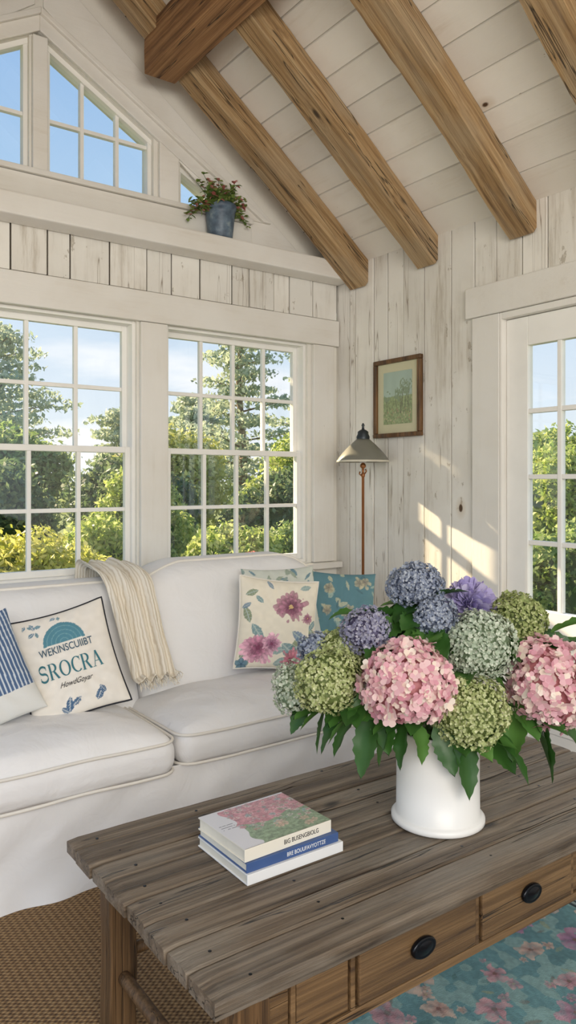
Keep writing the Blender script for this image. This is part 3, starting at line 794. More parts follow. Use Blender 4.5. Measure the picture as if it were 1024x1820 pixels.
def cov(u,v):
    col=np.tile(np.array(lin((218,218,224))),(len(u),1)); rr=random.Random(4)
    n=vnoise(u,v,7,2); n2=vnoise(u,v,30,4); n3=vnoise(u,v,90,6)
    gm=(v<0.5+0.15*n)&(u>0.16+0.1*n)
    col[gm]=(np.array(lin((138,158,130)))*(0.5+0.6*n2[:,None]+0.4*n3[:,None]))[gm]
    pm=(v>=0.42+0.15*n)&(u>0.26-0.1*n)&(v<0.97)
    col[pm]=(np.array(lin((190,138,146)))*(0.6+0.5*n2[:,None]+0.4*n3[:,None]))[pm]
    for k in range(110):
        cx,cy=rr.uniform(0.22,0.98),rr.uniform(0.3,0.97)
        fl(col,u,v,cx,cy,rr.uniform(0.012,0.042),6,rr.uniform(0,2),rr.choice([(222,184,190),(228,214,214),(200,144,156),(216,212,208),(150,180,186),(156,174,150)]),rr.choice([(194,124,138),(184,112,112),(130,156,146),(90,110,90)]),None,0.8,0.75)
    for k in range(6): fl(col,u,v,rr.uniform(.45,.95),rr.uniform(.1,.36),0.05,6,1,(216,188,170),(190,158,140),None,0.8,0.65)
    for k in range(3):
        m=(np.abs(v-0.62+0.05*k)<0.006)&(u>0.05)&(u<0.2)&(vnoise(u,v,60,9)>0.35); col[m]=lin((120,120,130))
    return col
book(0.903,1.178,1.422,1.648,TZ+0.001,0.024,M_white,'white book at the bottom of the stack',' ',M_ink2)
book(0.905,1.168,1.428,1.648,TZ+0.0255,0.022,M_blue,'blue-spined book in the middle of the stack','BRE BOUUFAVYOTTZE',M_white,None,0.0,0.0135)
book(0.90,1.152,1.436,1.64,TZ+0.048,0.029,M_cream,'cream book with a pink and green garden cover','BIG BUSENGBIOLG',M_ink2,cov,d2r(1.5),0.0150)

# ------------------------------------------------------------ vase + flowers
VC=Vector((1.498,1.413,TZ+0.001)); Rv=Vector((0.8141,-0.5807,0)); Fv=Vector((0.5807,0.8141,0))
V,F=lathe([(0.0,0.0),(0.118,0.0),(0.123,0.004),(0.123,0.014),(0.116,0.019),(0.110,0.022),(0.109,0.12),(0.110,0.235),(0.113,0.240),(0.110,0.244),(0.104,0.240),(0.103,0.03),(0.0,0.025)],72)
body=obj('vase',[Vector(v) for v in V],F,M_ceramic,True); body.location=VC
setmeta(body,'white cylindrical ceramic vase holding the hydrangeas','vase')
def W(a,f,z): return Vector((VC.x,VC.y,0))+Rv*a+Fv*f+Vector((0,0,z))
def pmat(name,stops,trans=0.25): return leafmat(name,stops,trans,0.7)
HM={'pink':pmat('pink_petals',[(0,(214,150,166)),(0.35,(230,182,190)),(0.7,(240,210,208)),(0.85,(244,228,210)),(1,(246,238,228))]),
 'lime':pmat('lime_petals',[(0,(146,158,98)),(0.5,(184,194,132)),(1,(216,218,174))]),
 'pale':pmat('pale_green_petals',[(0,(156,172,148)),(0.5,(188,200,178)),(1,(222,226,210))]),
 'blue':pmat('blue_grey_petals',[(0,(112,122,146)),(0.5,(148,158,178)),(1,(190,196,204))]),
 'purple':pmat('mauve_petals',[(0,(124,122,150)),(0.5,(156,156,180)),(1,(194,192,202))]),
 'lav':pmat('lavender_petals',[(0,(160,148,200)),(0.5,(188,178,220)),(1,(216,208,234))]),
 'olive':pmat('olive_petals',[(0,(120,134,76)),(0.5,(158,170,104)),(1,(194,198,146))])}
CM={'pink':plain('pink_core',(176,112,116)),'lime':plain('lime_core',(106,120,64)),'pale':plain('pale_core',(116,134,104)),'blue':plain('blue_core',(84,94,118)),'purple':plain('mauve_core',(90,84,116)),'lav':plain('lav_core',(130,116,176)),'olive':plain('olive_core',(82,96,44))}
M_leaf=leafmat('hydrangea_leaf',[(0,(46,84,34)),(0.5,(70,116,50)),(1,(116,160,78))],0.3,0.4)
M_stem=plain('green_stem',(72,104,48),0.6)
def fib(n):
    i=np.arange(n)+0.5; ph=np.arccos(1-2*i/n); th=math.pi*(1+5**0.5)*i
    return np.stack([np.cos(th)*np.sin(ph),np.sin(th)*np.sin(ph),np.cos(ph)],-1)
def basis(n):
    n=n.normalized(); t=n.orthogonal().normalized(); return t,n.cross(t),n
def head(c,r,kind,sc=(1,1,1),seed=0,lumpy=0.05):
    rr=random.Random(seed); V=[];F=[]
    big=(kind=='pink')
    lumps=[Vector((rr.gauss(0,1),rr.gauss(0,1),rr.gauss(0,1))).normalized() for _ in range(26)]
    def lumpf(d):
        return 1-lumpy*1.2+lumpy*2.6*max(0,max(d.dot(l) for l in lumps)-0.78)/0.22
    if kind=='lav':
        for li in range(4):
            for d in fib(170):
                d=Vector(d)
                if d.z<-0.4: continue
                t,s,n=basis((d+Vector((rr.uniform(-.25,.25),rr.uniform(-.25,.25),rr.uniform(-.1,.2)))))
                L=r*(0.66+0.12*li)*rr.uniform(0.92,1.06); w=0.0105; base=c+n*r*0.25; k=len(V); l2=L-r*.25
                a=rr.uniform(0,6.28); t2=t*math.cos(a)+s*math.sin(a); s2=n.cross(t2); cu=s2*rr.uniform(-.009,.009)
                V+=[base-t2*w*0.4,base+n*l2*0.6-t2*w+cu*.4,base+n*l2*0.95-t2*w*0.8+cu,base+n*l2*1.03+cu,base+n*l2*0.95+t2*w*0.8+cu,base+n*l2*0.6+t2*w+cu*.4,base+t2*w*0.4]; F.append(tuple(range(k,k+7)))
    else:
        size=0.0135 if big else 0.0050
        N=int(4*math.pi*r*r/((size*1.22)**2 if big else (size*1.5)**2))
        for d in fib(N):
            d=(Vector(d)+Vector((rr.uniform(-1,1),rr.uniform(-1,1),rr.uniform(-1,1)))*(0.08 if big else 0.05)).normalized()
            if d.z<-0.8: continue
            lump=lumpf(d)+rr.uniform(-1,1)*(0.08 if big else 0.07)
            p=c+Vector((d.x*sc[0],d.y*sc[1],d.z*sc[2]))*r*lump
            ti=0.6 if big else 0.7
            t,s,n=basis(d+Vector((rr.uniform(-ti,ti),rr.uniform(-ti,ti),rr.uniform(-ti,ti))))
            a0=rr.uniform(0,6.28); sz=size*rr.uniform(0.7,1.3); cup=rr.uniform(0.05,0.5)
            for q in range(4):
                a=a0+q*math.pi/2; u=t*math.cos(a)+s*math.sin(a); w=n.cross(u); cc=cup+rr.uniform(-.12,.12)
                k=len(V)
                V+=[p,p+u*sz*0.5-w*sz*0.55+n*sz*cc*0.4,p+u*sz*0.98-w*sz*0.42+n*sz*cc,p+u*sz*1.12+n*sz*cc*1.05,p+u*sz*0.98+w*sz*0.42+n*sz*cc,p+u*sz*0.5+w*sz*0.55+n*sz*cc*0.4]
                F.append((k,k+1,k+2,k+3,k+4,k+5))
    nf=len(F)
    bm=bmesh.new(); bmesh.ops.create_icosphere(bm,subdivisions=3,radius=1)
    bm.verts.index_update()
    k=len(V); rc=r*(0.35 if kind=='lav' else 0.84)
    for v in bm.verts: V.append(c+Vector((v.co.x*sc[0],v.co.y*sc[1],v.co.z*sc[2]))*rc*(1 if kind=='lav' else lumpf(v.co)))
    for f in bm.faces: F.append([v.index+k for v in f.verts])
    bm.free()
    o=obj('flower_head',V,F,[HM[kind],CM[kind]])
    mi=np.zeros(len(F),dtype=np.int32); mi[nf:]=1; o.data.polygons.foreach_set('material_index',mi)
    return o
def leaf(V,F,p,d,L,W_,droop,roll=0.0,n=14,ser=0.0):
    p=Vector(p); d=Vector(d).normalized(); k=len(V)
    for i in range(n+1):
        s=i/n; dd=(d+Vector((0,0,-droop*s))).normalized()
        if i: p=p+dd*(L/n)
        side=dd.cross(Vector((0,0,1)))
        if side.length<0.05: side=Vector((1,0,0))
        side.normalize(); side=Matrix.Rotation(roll,3,dd)@side; up=side.cross(dd)
        w=W_*max(0.02,math.sin(math.pi*min(1,s*0.97+0.03))**0.7*(1.1-0.35*s))
        if ser: w*=1-ser*(0.5+0.5*math.cos(s*n*math.pi))*(0.15<s<0.95)
        wav=0.10*w*math.sin(s*14)
        for q in (-1,-0.5,0,0.5,1): V.append(p+side*w*q+up*(abs(q)*w*0.35+wav*q)-dd*abs(q)*W_*0.15)
    for i in range(n):
        for j in range(4): F.append((k+i*5+j,k+i*5+j+1,k+(i+1)*5+j+1,k+(i+1)*5+j))
H=[('pink',-0.099,-0.12,0.892,0.106,(1,1,.95),'large pink hydrangea in the white vase'),
 ('lime',0.061,-0.10,0.816,0.088,(1,1,1),'lime green hydrangea at the vase rim'),
 ('pale',0.103,-0.03,0.969,0.086,(1.05,1,.95),'pale sage hydrangea in the middle of the bouquet'),
 ('pink',0.272,-0.05,0.868,0.092,(1,1,1.28),'large pink and cream hydrangea in the white vase'),
 ('blue',-0.049,0.05,1.113,0.067,(1.1,1,.85),'dusty blue hydrangea at the top of the bouquet'),
 ('lav',0.10,0.07,1.06,0.074,(1.05,1,.9),'lavender pompon bloom at the top of the bouquet'),
 ('olive',0.225,0.05,1.020,0.072,(1,1,1),'olive green hydrangea in the white vase'),
 ('blue',-0.008,-0.02,1.040,0.052,(1,1,1),'small dusty blue hydrangea in the white vase'),
 ('purple',-0.185,0.0,1.000,0.064,(1.1,1,.9),'mauve hydrangea in the white vase'),
 ('lime',-0.29,-0.08,0.885,0.072,(1.05,1,.95),'yellow green hydrangea drooping from the vase'),
 ('pale',-0.377,0.0,0.848,0.052,(1,1,1.2),'small sage green hydrangea at the bouquet edge'),
 ('blue',-0.323,0.03,0.945,0.042,(1,1,.9),'small blue hydrangea behind green blooms'),
 ('lime',-0.25,0.03,0.945,0.058,(1.1,1,.8),'sage green hydrangea among leaves'),
 ('pale',-0.02,0.02,0.955,0.045,(1,1,1),'small grey green hydrangea between larger blooms')]
EXL={0:[((-0.02,-.12,.79),(.25,-.3,-.7),.13,.038,.6),((-.10,-.13,.80),(-.2,-.3,-.6),.12,.038,.9),((-.15,-.10,.85),(-.8,-.2,-.2),.13,.042,.5),((-.08,-.12,.79),(.1,-.3,-.6),.10,.038,.7)],
 1:[((.03,-.10,.78),(.1,-.3,-.6),.18,.044,1.0),((.12,-.08,.76),(.5,-.3,-.4),.16,.042,1.0),((.10,-.05,.75),(.6,-.2,-.4),.14,.042,.9)],
 3:[((.22,-.06,.80),(.3,-.3,-.6),.15,.046,.8),((.28,-.04,.80),(.6,-.1,-.5),.17,.044,.8),((.27,0,.95),(.9,.1,.3),.16,.038,.4),((.20,-.05,.82),(-.2,-.3,-.7),.15,.044,.8),((.34,0,.86),(.8,0,-.2),.15,.042,.8),((.30,-.02,1.0),(.8,-.1,.5),.12,.036,.6),((.25,-.08,.78),(.1,-.2,-.6),.15,.042,.9)],
 9:[((-.24,-.08,.82),(-.6,-.2,-.5),.14,.040,1.0),((-.18,-.08,.81),(-.2,-.2,-.6),.17,.038,.9),((-.16,-.08,.83),(.1,-.3,-.6),.13,.040,.8),((-.24,-.05,.83),(-.9,.1,-.1),.16,.034,1.1),((-.13,-.09,.80),(-.3,-.2,-.6),.13,.040,.8),((-.2,-.1,.83),(-.8,-.2,-.3),.14,.038,1.0),((-.22,-.06,.80),(-.5,-.1,-.6),.13,.032,.8)],
 10:[((-.34,0,.81),(-.5,-.1,-.5),.10,.026,.9),((-.30,-.02,.80),(-.2,-.2,-.7),.12,.030,.7)],
 4:[((-.1,.03,1.03),(-.8,-.1,.15),.13,.038,.3),((-.05,.0,1.03),(-.4,-.5,.1),.10,.036,.6),((-.09,.0,1.02),(-.7,-.3,-.1),.11,.038,.4)],
 6:[((.24,.02,.97),(.8,-.1,.1),.14,.038,.5),((.18,0,.98),(.1,-.6,-.1),.1,.036,.7)],
 8:[((-.14,-.02,.98),(-.3,-.5,-.1),.12,.042,.6),((-.16,-.03,.93),(.3,-.7,-.2),.12,.042,.6),((-.2,0,1.03),(-.5,0,.4),.10,.028,1.2)],
 7:[((-.03,-.04,1.0),(.3,-.7,-.2),.10,.038,.6),((.02,-.03,1.0),(-.5,-.5,-.1),.10,.036,.6),((-.06,-.04,.99),(-.6,-.4,-.1),.12,.040,.6)],
 5:[((.07,.05,1.04),(.6,-.3,.1),.10,.034,.5)]}
rl=random.Random(11)
for i,(k,a,f,z,r,sc,lab) in enumerate(H):
    c=W(a,f,z); hd=head(c,r,k,sc,seed=i+1,lumpy=0.19 if i in (9,10,11,12,13) else (0.06 if k=='pink' else 0.08))
    b0=W(a*0.15,f*0.2,TZ+0.06); b1=W(a*0.28,f*0.3,TZ+0.24)
    b2=(b1+c)/2+Vector((0,0,0.02))
    v,ff=tube([b0,b1,b2,c-Vector((0,0,r*0.5))],0.0042,8); st=obj('stem',v,ff,M_stem,True)
    V=[];F=[]
    out=(c-W(0,0,z)); out.z=0
    for q in range(8):
        an=rl.uniform(0,6.28); d=Vector((math.cos(an),math.sin(an),rl.uniform(-.2,.3)))+(out.normalized()*0.7 if out.length>.02 else Vector((0,0,0)))
        st_=c-Vector((0,0,r*0.75))-out*0.25; leaf(V,F,st_,d,rl.uniform(.09,.13)+r*0.2,rl.uniform(.034,.046),rl.uniform(.3,.9),rl.uniform(-.3,.3),ser=0.12)
    for (p,d,L,w_,dr) in EXL.get(i,[]):
        leaf(V,F,W(*p),Rv*d[0]+Fv*d[1]+Vector((0,0,d[2])),L,w_,dr,rl.uniform(-.9,.9),ser=0.16)
    lv=obj('leaves',V,F,M_leaf,True)
    grp('hydrangea',tuple(b0),[hd,st,lv],lab,'flower','hydrangeas in the vase')

# ------------------------------------------------------------ floor lamp
LX,LY=2.775,3.175
M_brass=plain('aged_brass',(160,106,66),0.4,metal=0.7); M_shade=plain('grey_enamel_shade',(124,123,112),0.4,var=0.05); M_dark=plain('dark_pewter',(62,68,72),0.4,metal=0.6); M_rim=plain('pale_enamel_rim',(214,208,190),0.4)
V,F=lathe([(0,0),(0.10,0),(0.103,0.01),(0.09,0.02),(0.03,0.032),(0.014,0.05),(0,0.05)],40,(LX,LY,0.001)); p_b=obj('base',V,F,M_dark,True)
v,f=lathe([(0,0.03),(0.0075,0.03),(0.0075,1.42),(0.011,1.425),(0.011,1.44),(0.007,1.445),(0.007,1.47),(0.016,1.478),(0.016,1.49),(0.007,1.50),(0.007,1.56),(0,1.56)],20,(LX,LY,0)); p_p=obj('pole',v,f,M_brass,True)
v,f=lathe([(0.143,1.513),(0.141,1.520),(0.124,1.543),(0.099,1.572),(0.072,1.599),(0.049,1.620),(0.034,1.634),(0.03,1.632),(0.045,1.616),(0.068,1.595),(0.095,1.568),(0.120,1.540),(0.138,1.518),(0.143,1.513)],56,(LX,LY,0)); p_s=obj('lamp_shade',v,f,M_shade,True,label='grey-green enamel cone lamp shade')
v,f=lathe([(0.139,1.504),(0.1455,1.504),(0.1465,1.510),(0.144,1.515),(0.139,1.515),(0.139,1.504)],56,(LX,LY,0)); p_r=obj('shade_rim',v,f,M_rim,True)
v,f=lathe([(0.036,1.632),(0.037,1.645),(0.03,1.66),(0.03,1.672),(0.018,1.682),(0.008,1.686),(0.006,1.70),(0.009,1.708),(0.005,1.718),(0,1.722)],32,(LX,LY,0)); p_f=obj('finial',v,f,M_dark,True)
pts=[(LX-0.022,LY,1.452),(LX-0.026,LY,1.44),(LX-0.016,LY,1.432),(LX,LY,1.436),(LX+0.016,LY,1.443),(LX+0.024,LY,1.455),(LX+0.018,LY,1.466)]
v,f=tube(pts,0.0042,8); p_k=obj('switch',v,f,M_brass,True)
v,f=lathe([(0,1.50),(0.018,1.505),(0.028,1.53),(0.026,1.555),(0.014,1.58),(0,1.58)],24,(LX,LY,0)); p_l=obj('bulb',v,f,M_ceramic,True)
grp('floor_lamp',(LX,LY,0),[p_b,p_p,p_s,p_f,p_k,p_l],'slim brass floor lamp with grey metal shade in the corner','lamp',subs=[(p_r,p_s)])

# ------------------------------------------------------------ picture
M_frame=wood('walnut_frame',(136,98,58),(104,72,40),(62,42,24),'z',k=8,scale=4,rough=0.4,knot=0.2)
y0,y1,z0,z1=2.862,3.230,1.642,2.077; fw=0.024
bb=B()
for (a,c,e,g_) in ((y0,y1,z1-fw,z1),(y0,y1,z0,z0+fw),(y0,y0+fw,z0+fw,z1-fw),(y1-fw,y1,z0+fw,z1-fw)):
    bb.box(XW-0.032,XW-0.004,a,c,e,g_)
fr=bb.obj('frame',M_frame,0.004)
bb=B(); bb.box(XW-0.014,XW-0.010,y0+fw-0.003,y1-fw+0.003,z0+fw-0.003,z1-fw+0.003)
mt=bb.obj('mat_board',plain('cream_mat',(206,202,170),0.8,var=0.03))
n=120; ay0,ay1,az0,az1=2.935,3.16,1.715,2.005
U,Vv=np.meshgrid(np.linspace(0,1,n),np.linspace(0,1,n),indexing='ij'); u=U.ravel(); v_=Vv.ravel()
col=np.array(lin((176,196,182)))*(1-v_[:,None]*0.1)+0*u[:,None]; col=col*(0.9+0.15*vnoise(u,v_,6,1))[:,None]
g=v_<0.50+0.05*vnoise(u,v_,5,3); col[g]=(np.array(lin((146,160,118)))*(0.7+0.6*vnoise(u,v_,40,2))[:,None])[g]
rr=random.Random(2)
for k in range(9):
    cx=rr.uniform(.1,.92); hgt=rr.uniform(.5,.74); m=(np.abs(u-cx-0.03*np.sin(v_*9+k))<0.008)&(v_<hgt)&(v_>0.2); col[m]=lin((110,112,90))
    m=(vnoise(u,v_,24,k+5)>0.55)&(np.hypot((u-cx)/.12,(v_-hgt)/.12)<1); col[m]=lin((136,152,124))
for k in range(50): fl(col,u,v_,rr.random(),rr.uniform(.02,.3),0.016,5,0,rr.choice([(216,210,176),(150,168,110),(196,150,140)]),(170,150,110),None)
X=np.full_like(u,XW-0.0155); V=np.stack([X,ay1-(ay1-ay0)*u,az0+(az1-az0)*v_],-1)
F=[(i*n+j,(i+1)*n+j,(i+1)*n+j+1,i*n+j+1) for i in range(n-1) for j in range(n-1)]
art=obj('picture_print',V,F,M_print,col=col)
grp('picture_frame',(XW,3.046,z0),[fr,mt,art],'wood-framed garden landscape print on the plank wall','picture')

# ------------------------------------------------------------ potted plant
PX,PY,PZ=2.06,3.512,2.691
m,nt,bs=newmat('blue_grey_pot',0.45); vv=objcoord(nt,(1,1,1)); nn=nd(nt,'ShaderNodeTexNoise',{'Vector':vv,'Scale':22.0,'Detail':6})
nt.links.new(ramp(nt,nn.outputs[0],[(0.35,lin((70,84,100))),(0.55,lin((96,114,130))),(0.7,lin((136,150,156)))]),bs.inputs['Base Color'])
V,F=lathe([(0,0),(0.062,0),(0.066,0.005),(0.078,0.11),(0.080,0.13),(0.085,0.132),(0.087,0.150),(0.084,0.158),(0.078,0.158),(0.076,0.14),(0.0,0.135)],48,(PX,PY,PZ))
V=[(a,b_,PZ+(c-PZ)*1.15) for a,b_,c in V]
pot=obj('pot',V,F,m,True)
M_pl=leafmat('pot_leaves',[(0,(96,126,62)),(0.6,(136,162,84)),(1,(176,190,116))],0.45); M_pr=leafmat('pot_red_leaves',[(0,(190,104,104)),(1,(226,160,150))],0.4)
V=[];F=[];V2=[];F2=[];sv=[];sf=[]; rr=random.Random(8)
for k in range(56):
    an=rr.uniform(0,6.28); sp=rr.uniform(.15,2.0); d=Vector((math.cos(an)*sp*1.45,math.sin(an)*sp*0.35-0.08,1)).normalized(); L=rr.uniform(.08,.19)
    p=Vector((PX+math.cos(an)*.03,PY+math.sin(an)*.03,PZ+.155)); pts=[p]
    for q in range(6):
        d=(d+Vector((0,0,-0.14*sp))).normalized(); p=p+d*L/6; pts.append(p)
        p2=Vector((p.x,min(p.y,YW-0.05),p.z))
        for w in range(3):
            dd=Vector((rr.uniform(-1,1),rr.uniform(-1,.3),rr.uniform(-.3,.8)))
            red=(q>=4 and rr.random()<0.28)
            leaf(V2 if red else V,F2 if red else F,p2,dd,rr.uniform(.022,.038),rr.uniform(.009,.013),.5,0,n=3)
    v,f=tube([Vector((q.x,min(q.y,YW-0.045),q.z)) for q in pts],0.0014,5); sf+=[tuple(i+len(sv) for i in t) for t in f]; sv+=v
lv=obj('leaves',V,F,M_pl,True); lr=obj('red_leaves',V2,F2,M_pr,True); st=obj('stems',sv,sf,M_stem,True,kind='stuff')
grp('potted_plant',(PX,PY,PZ),[pot,lv,lr,st],'trailing green and red plant in a blue-grey pot on the ledge','plant')

# ------------------------------------------------------------ rugs
m,nt,bs=newmat('jute_weave',0.95)
v=objcoord(nt,(1,1,1)); sx=nd(nt,'ShaderNodeSeparateXYZ',{0:v})
X=math_(nt,'MULTIPLY',sx.outputs[0],2*math.pi/0.022); Y=math_(nt,'MULTIPLY',sx.outputs[1],2*math.pi/0.016)
h=math_(nt,'MULTIPLY',math_(nt,'SINE',math_(nt,'ADD',X,math_(nt,'MULTIPLY',math_(nt,'SINE',Y),0.5))),math_(nt,'SINE',Y))
h=math_(nt,'ADD',math_(nt,'MULTIPLY',h,0.5),0.5)
nn=nd(nt,'ShaderNodeTexNoise',{'Vector':v,'Scale':60.0,'Detail':4})
hh=math_(nt,'ADD',math_(nt,'MULTIPLY',h,0.7),math_(nt,'MULTIPLY',nn.outputs[0],0.3))
nt.links.new(ramp(nt,hh,[(0.12,lin((66,46,28))),(0.45,lin((130,100,66))),(0.85,lin((176,146,104)))]),bs.inputs['Base Color'])
nt.links.new(nd(nt,'ShaderNodeBump',{'Height':h,'Strength':0.9,'Distance':0.006}).outputs[0],bs.inputs['Normal'])
V,F=rbox(1.0,1.55,0.006,0.005,n=6); o=obj('jute_rug',[p+Vector((0.17,1.9,0.0065)) for p in V],F,m); setmeta(o,'brown woven jute rug beneath the sofa and table','rug')
nx,ny=380,480; x0,x1,yy0,yy1=1.19,2.42,0.45,1.95
U,Vv=np.meshgrid(np.linspace(x0,x1,nx),np.linspace(yy0,yy1,ny),indexing='ij'); x=U.ravel(); y=Vv.ravel()
n1=vnoise(x,y,14,1); n2=vnoise(x,y,110,2); n3=vnoise(x,y,30,7)
base=np.array(lin((104,146,152)))*(0.78+0.35*n1[:,None])*(0.85+0.3*n2[:,None])
mm=(n3>0.6); base[mm]=(np.array(lin((132,166,166)))*(0.85+0.3*n2[:,None]))[mm]
col=base.copy()
rr=random.Random(21)
for k in range(160): lf(col,x,y,rr.uniform(x0,x1),rr.uniform(yy0,yy1),rr.uniform(.012,.03),rr.uniform(.004,.009),rr.uniform(0,3.1),rr.choice([(86,122,120),(150,160,130),(70,110,126),(120,118,110)]),None,0.7)
pts=[]
for k in range(500):
    cx,cy=rr.uniform(x0,x1-.15),rr.uniform(yy0,yy1); 
    if all((cx-a)**2+(cy-b_)**2>0.115**2 for a,b_ in pts): pts.append((cx,cy))
for cx,cy in pts:
    c=rr.choice([((206,164,170),(156,108,122)),((192,150,166),(142,100,128)),((206,184,170),(170,126,120)),((182,138,164),(126,90,130))])
    fl(col,x,y,cx,cy,rr.uniform(.036,.060),5,rr.uniform(0,2),c[0],c[1],(126,88,84),0.6,0.92)
    for q in range(2):
        s=rr.uniform(0,6.28); fl(col,x,y,cx+.06*math.cos(s),cy+.06*math.sin(s),rr.uniform(.010,.022),5,0,c[0],c[1],(180,160,120),.6,0.8)
fade=np.clip((vnoise(x,y,40,11)*0.6+n2*0.4-0.42)*1.3,0.0,0.55)[:,None]
col=col*(1-fade)+base*fade
bd=(x>2.20); col[bd]=(np.array(lin((140,154,154)))*(0.8+0.4*n2[:,None]))[bd]
for e in (2.20,2.225,2.36): 
    m_=np.abs(x-e)<0.006; col[m_]=lin((50,64,72))
V=np.stack([x,y,np.full_like(x,0.012)],-1)
F=[(i*ny+j,(i+1)*ny+j,(i+1)*ny+j+1,i*ny+j+1) for i in range(nx-1) for j in range(ny-1)]
o=obj('floral_rug',V,F,M_rug,col=col); md=o.modifiers.new('s','SOLIDIFY'); md.thickness=0.009; md.offset=-1
setmeta(o,'teal rug with faded pink blossoms under the coffee table','rug')

# ------------------------------------------------------------ outdoors
b=B(); b.box(-40,60,YW+0.6,90,-0.7,-0.50); b.box(XW+0.5,60,-30,YW+0.6,-0.7,-0.50)
g=b.obj('lawn',plain('grass',(120,136,66),0.95,var=0.2,nscale=3,bump=0.6,bscale=30)); setmeta(g,'green lawn outside the windows','lawn',kind='stuff')
def quads(name,Vq,mat):
    N=len(Vq)//4; me=bpy.data.meshes.new(name); me.vertices.add(N*4); me.vertices.foreach_set('co',Vq.astype(np.float32).ravel())
    me.loops.add(N*4); me.loops.foreach_set('vertex_index',np.arange(N*4,dtype=np.int32))
    me.polygons.add(N); me.polygons.foreach_set('loop_start',np.arange(0,N*4,4,dtype=np.int32)); me.update(calc_edges=True); me.validate()
    me.materials.append(mat); o=bpy.data.objects.new(name,me); COL.objects.link(o); return o
def cloud(cs,rs,n,size,rng,zmin=-0.48):
    cs=np.array(cs,float); rs=np.array(rs,float); w=rs.prod(1)**(2/3); idx=rng.choice(len(cs),n,p=w/w.sum())
    d=rng.normal(size=(n,3)); d/=np.linalg.norm(d,axis=1)[:,None]
    p=cs[idx]+rs[idx]*d*(0.60+0.52*rng.random((n,1))); p[:,2]=np.maximum(p[:,2],zmin+size)
    nn=d+rng.normal(size=(n,3))*0.8; nn/=np.linalg.norm(nn,axis=1)[:,None]
    t=np.cross(nn,rng.normal(size=(n,3))); t/=np.linalg.norm(t,axis=1)[:,None]; s=np.cross(nn,t)
    z=size*(0.5+0.9*rng.random((n,1)))
    return np.stack([p-t*z,p-s*z*0.5,p+t*z,p+s*z*0.5],1).reshape(-1,3)
LM={'gold':leafmat('gold_leaves',[(0,(156,166,72)),(0.5,(204,204,102)),(1,(236,230,152))],0.5),
 'lime':leafmat('lime_leaves',[(0,(130,156,74)),(0.5,(176,194,102)),(1,(220,222,146))],0.5),
 'green':leafmat('green_leaves',[(0,(104,132,76)),(0.5,(144,168,98)),(1,(188,200,130))],0.5),
 'dark':leafmat('dark_leaves',[(0,(76,100,70)),(0.5,(108,132,88)),(1,(148,162,112))],0.45),
 'pine':leafmat('hazy_pine_needles',[(0,(142,160,138)),(0.5,(174,188,160)),(1,(206,212,186))],0.5)}  # needle tones paled so the haze sits in their colour
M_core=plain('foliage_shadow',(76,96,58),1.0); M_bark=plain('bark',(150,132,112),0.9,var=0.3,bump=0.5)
M_redfl=leafmat('red_blossom',[(0,(206,60,76)),(1,(236,116,120))],0.4)
def shrub(cx,cy,zt,rx,ry,kind,n,size,label,z0=-0.48,blossoms=0,core=0.62):
    rng=np.random.default_rng(int(cx*100+cy*10)); hz=(zt-z0)/2; cs=[(cx,cy,z0+hz)]; rs=[(rx*.80,ry*.80,hz*.88)]
    for k in range(34):
        d=rng.normal(size=3); d/=np.linalg.norm(d); d[2]=abs(d[2])*0.9 if k%3 else d[2]
        cs.append((cx+d[0]*rx*.78,cy+d[1]*ry*.78,z0+hz+d[2]*hz*.80)); q=rng.uniform(.14,.34); rs.append((rx*q,ry*q,min(hz,rx)*q*1.15))
    lv=quads('leaves',cloud(cs,rs,n,size,rng),LM[kind])
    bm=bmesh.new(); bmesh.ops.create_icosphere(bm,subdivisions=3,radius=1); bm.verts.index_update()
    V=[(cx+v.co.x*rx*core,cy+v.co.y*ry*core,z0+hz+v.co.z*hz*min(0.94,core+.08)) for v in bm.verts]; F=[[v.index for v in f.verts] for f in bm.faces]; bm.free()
    co_=obj('light_block_core',V,F,M_core,True); parts=[lv,co_]  # solid dark ball added inside to stop light passing through the leaves
    if blossoms:
        bc=[];br=[]
        for k in range(blossoms):
            a=rng.uniform(3.4,6.0); e=rng.uniform(0.5,1.35)
            bc.append((cx+math.cos(a)*math.cos(e)*rx*1.0,cy+math.sin(a)*math.cos(e)*ry*1.0,z0+hz+math.sin(e)*hz*1.06)); br.append((.05,.05,.035))
        parts.append(quads('blossoms',cloud(bc,br,blossoms*50,.02,rng),M_redfl))
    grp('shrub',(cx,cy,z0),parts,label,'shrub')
def tree(cx,cy,h,kind,n,size,label,spread=1.6,z0=-0.48,low=0.25,puff=0.30,nb=34):
    rng=np.random.default_rng(int(cx*37+cy*11)); cs=[];rs=[]
    v,f=tube([(cx,cy,z0),(cx+.1,cy,z0+h*.4),(cx-.05,cy,z0+h*.7),(cx,cy,z0+h*.95)],[h*.024,h*.018,h*.012,h*.004],10); bb=B(); bb.add(v,f)
    for k in range(nb):
        t=low+(1-low)*k/nb; z=z0+h*t; a=k*2.4+rng.uniform(-.4,.4); L=spread*(1.1-t*0.80)*rng.uniform(.45,1.2)
        e=(cx+math.cos(a)*L,cy+math.sin(a)*L,z+L*0.12); 
        v,f=tube([(cx,cy,z-.1),e],[h*.005,h*.0015],6); bb.add(v,f)
        for q in (0.5,1.0):
            cs.append((cx+math.cos(a)*L*q,cy+math.sin(a)*L*q,z+L*.12*q)); rs.append((spread*puff,spread*puff,spread*puff*0.22))
    tr=bb.obj('trunk',M_bark,smooth=True); lv=quads('foliage',cloud(cs,rs,n,size,rng),LM[kind])
    grp('tree',(cx,cy,z0),[tr,lv],label,'tree')
shrub(2.05,7.0,1.02,.80,.7,'gold',12000,.034,'sunlit golden shrub outside the window')
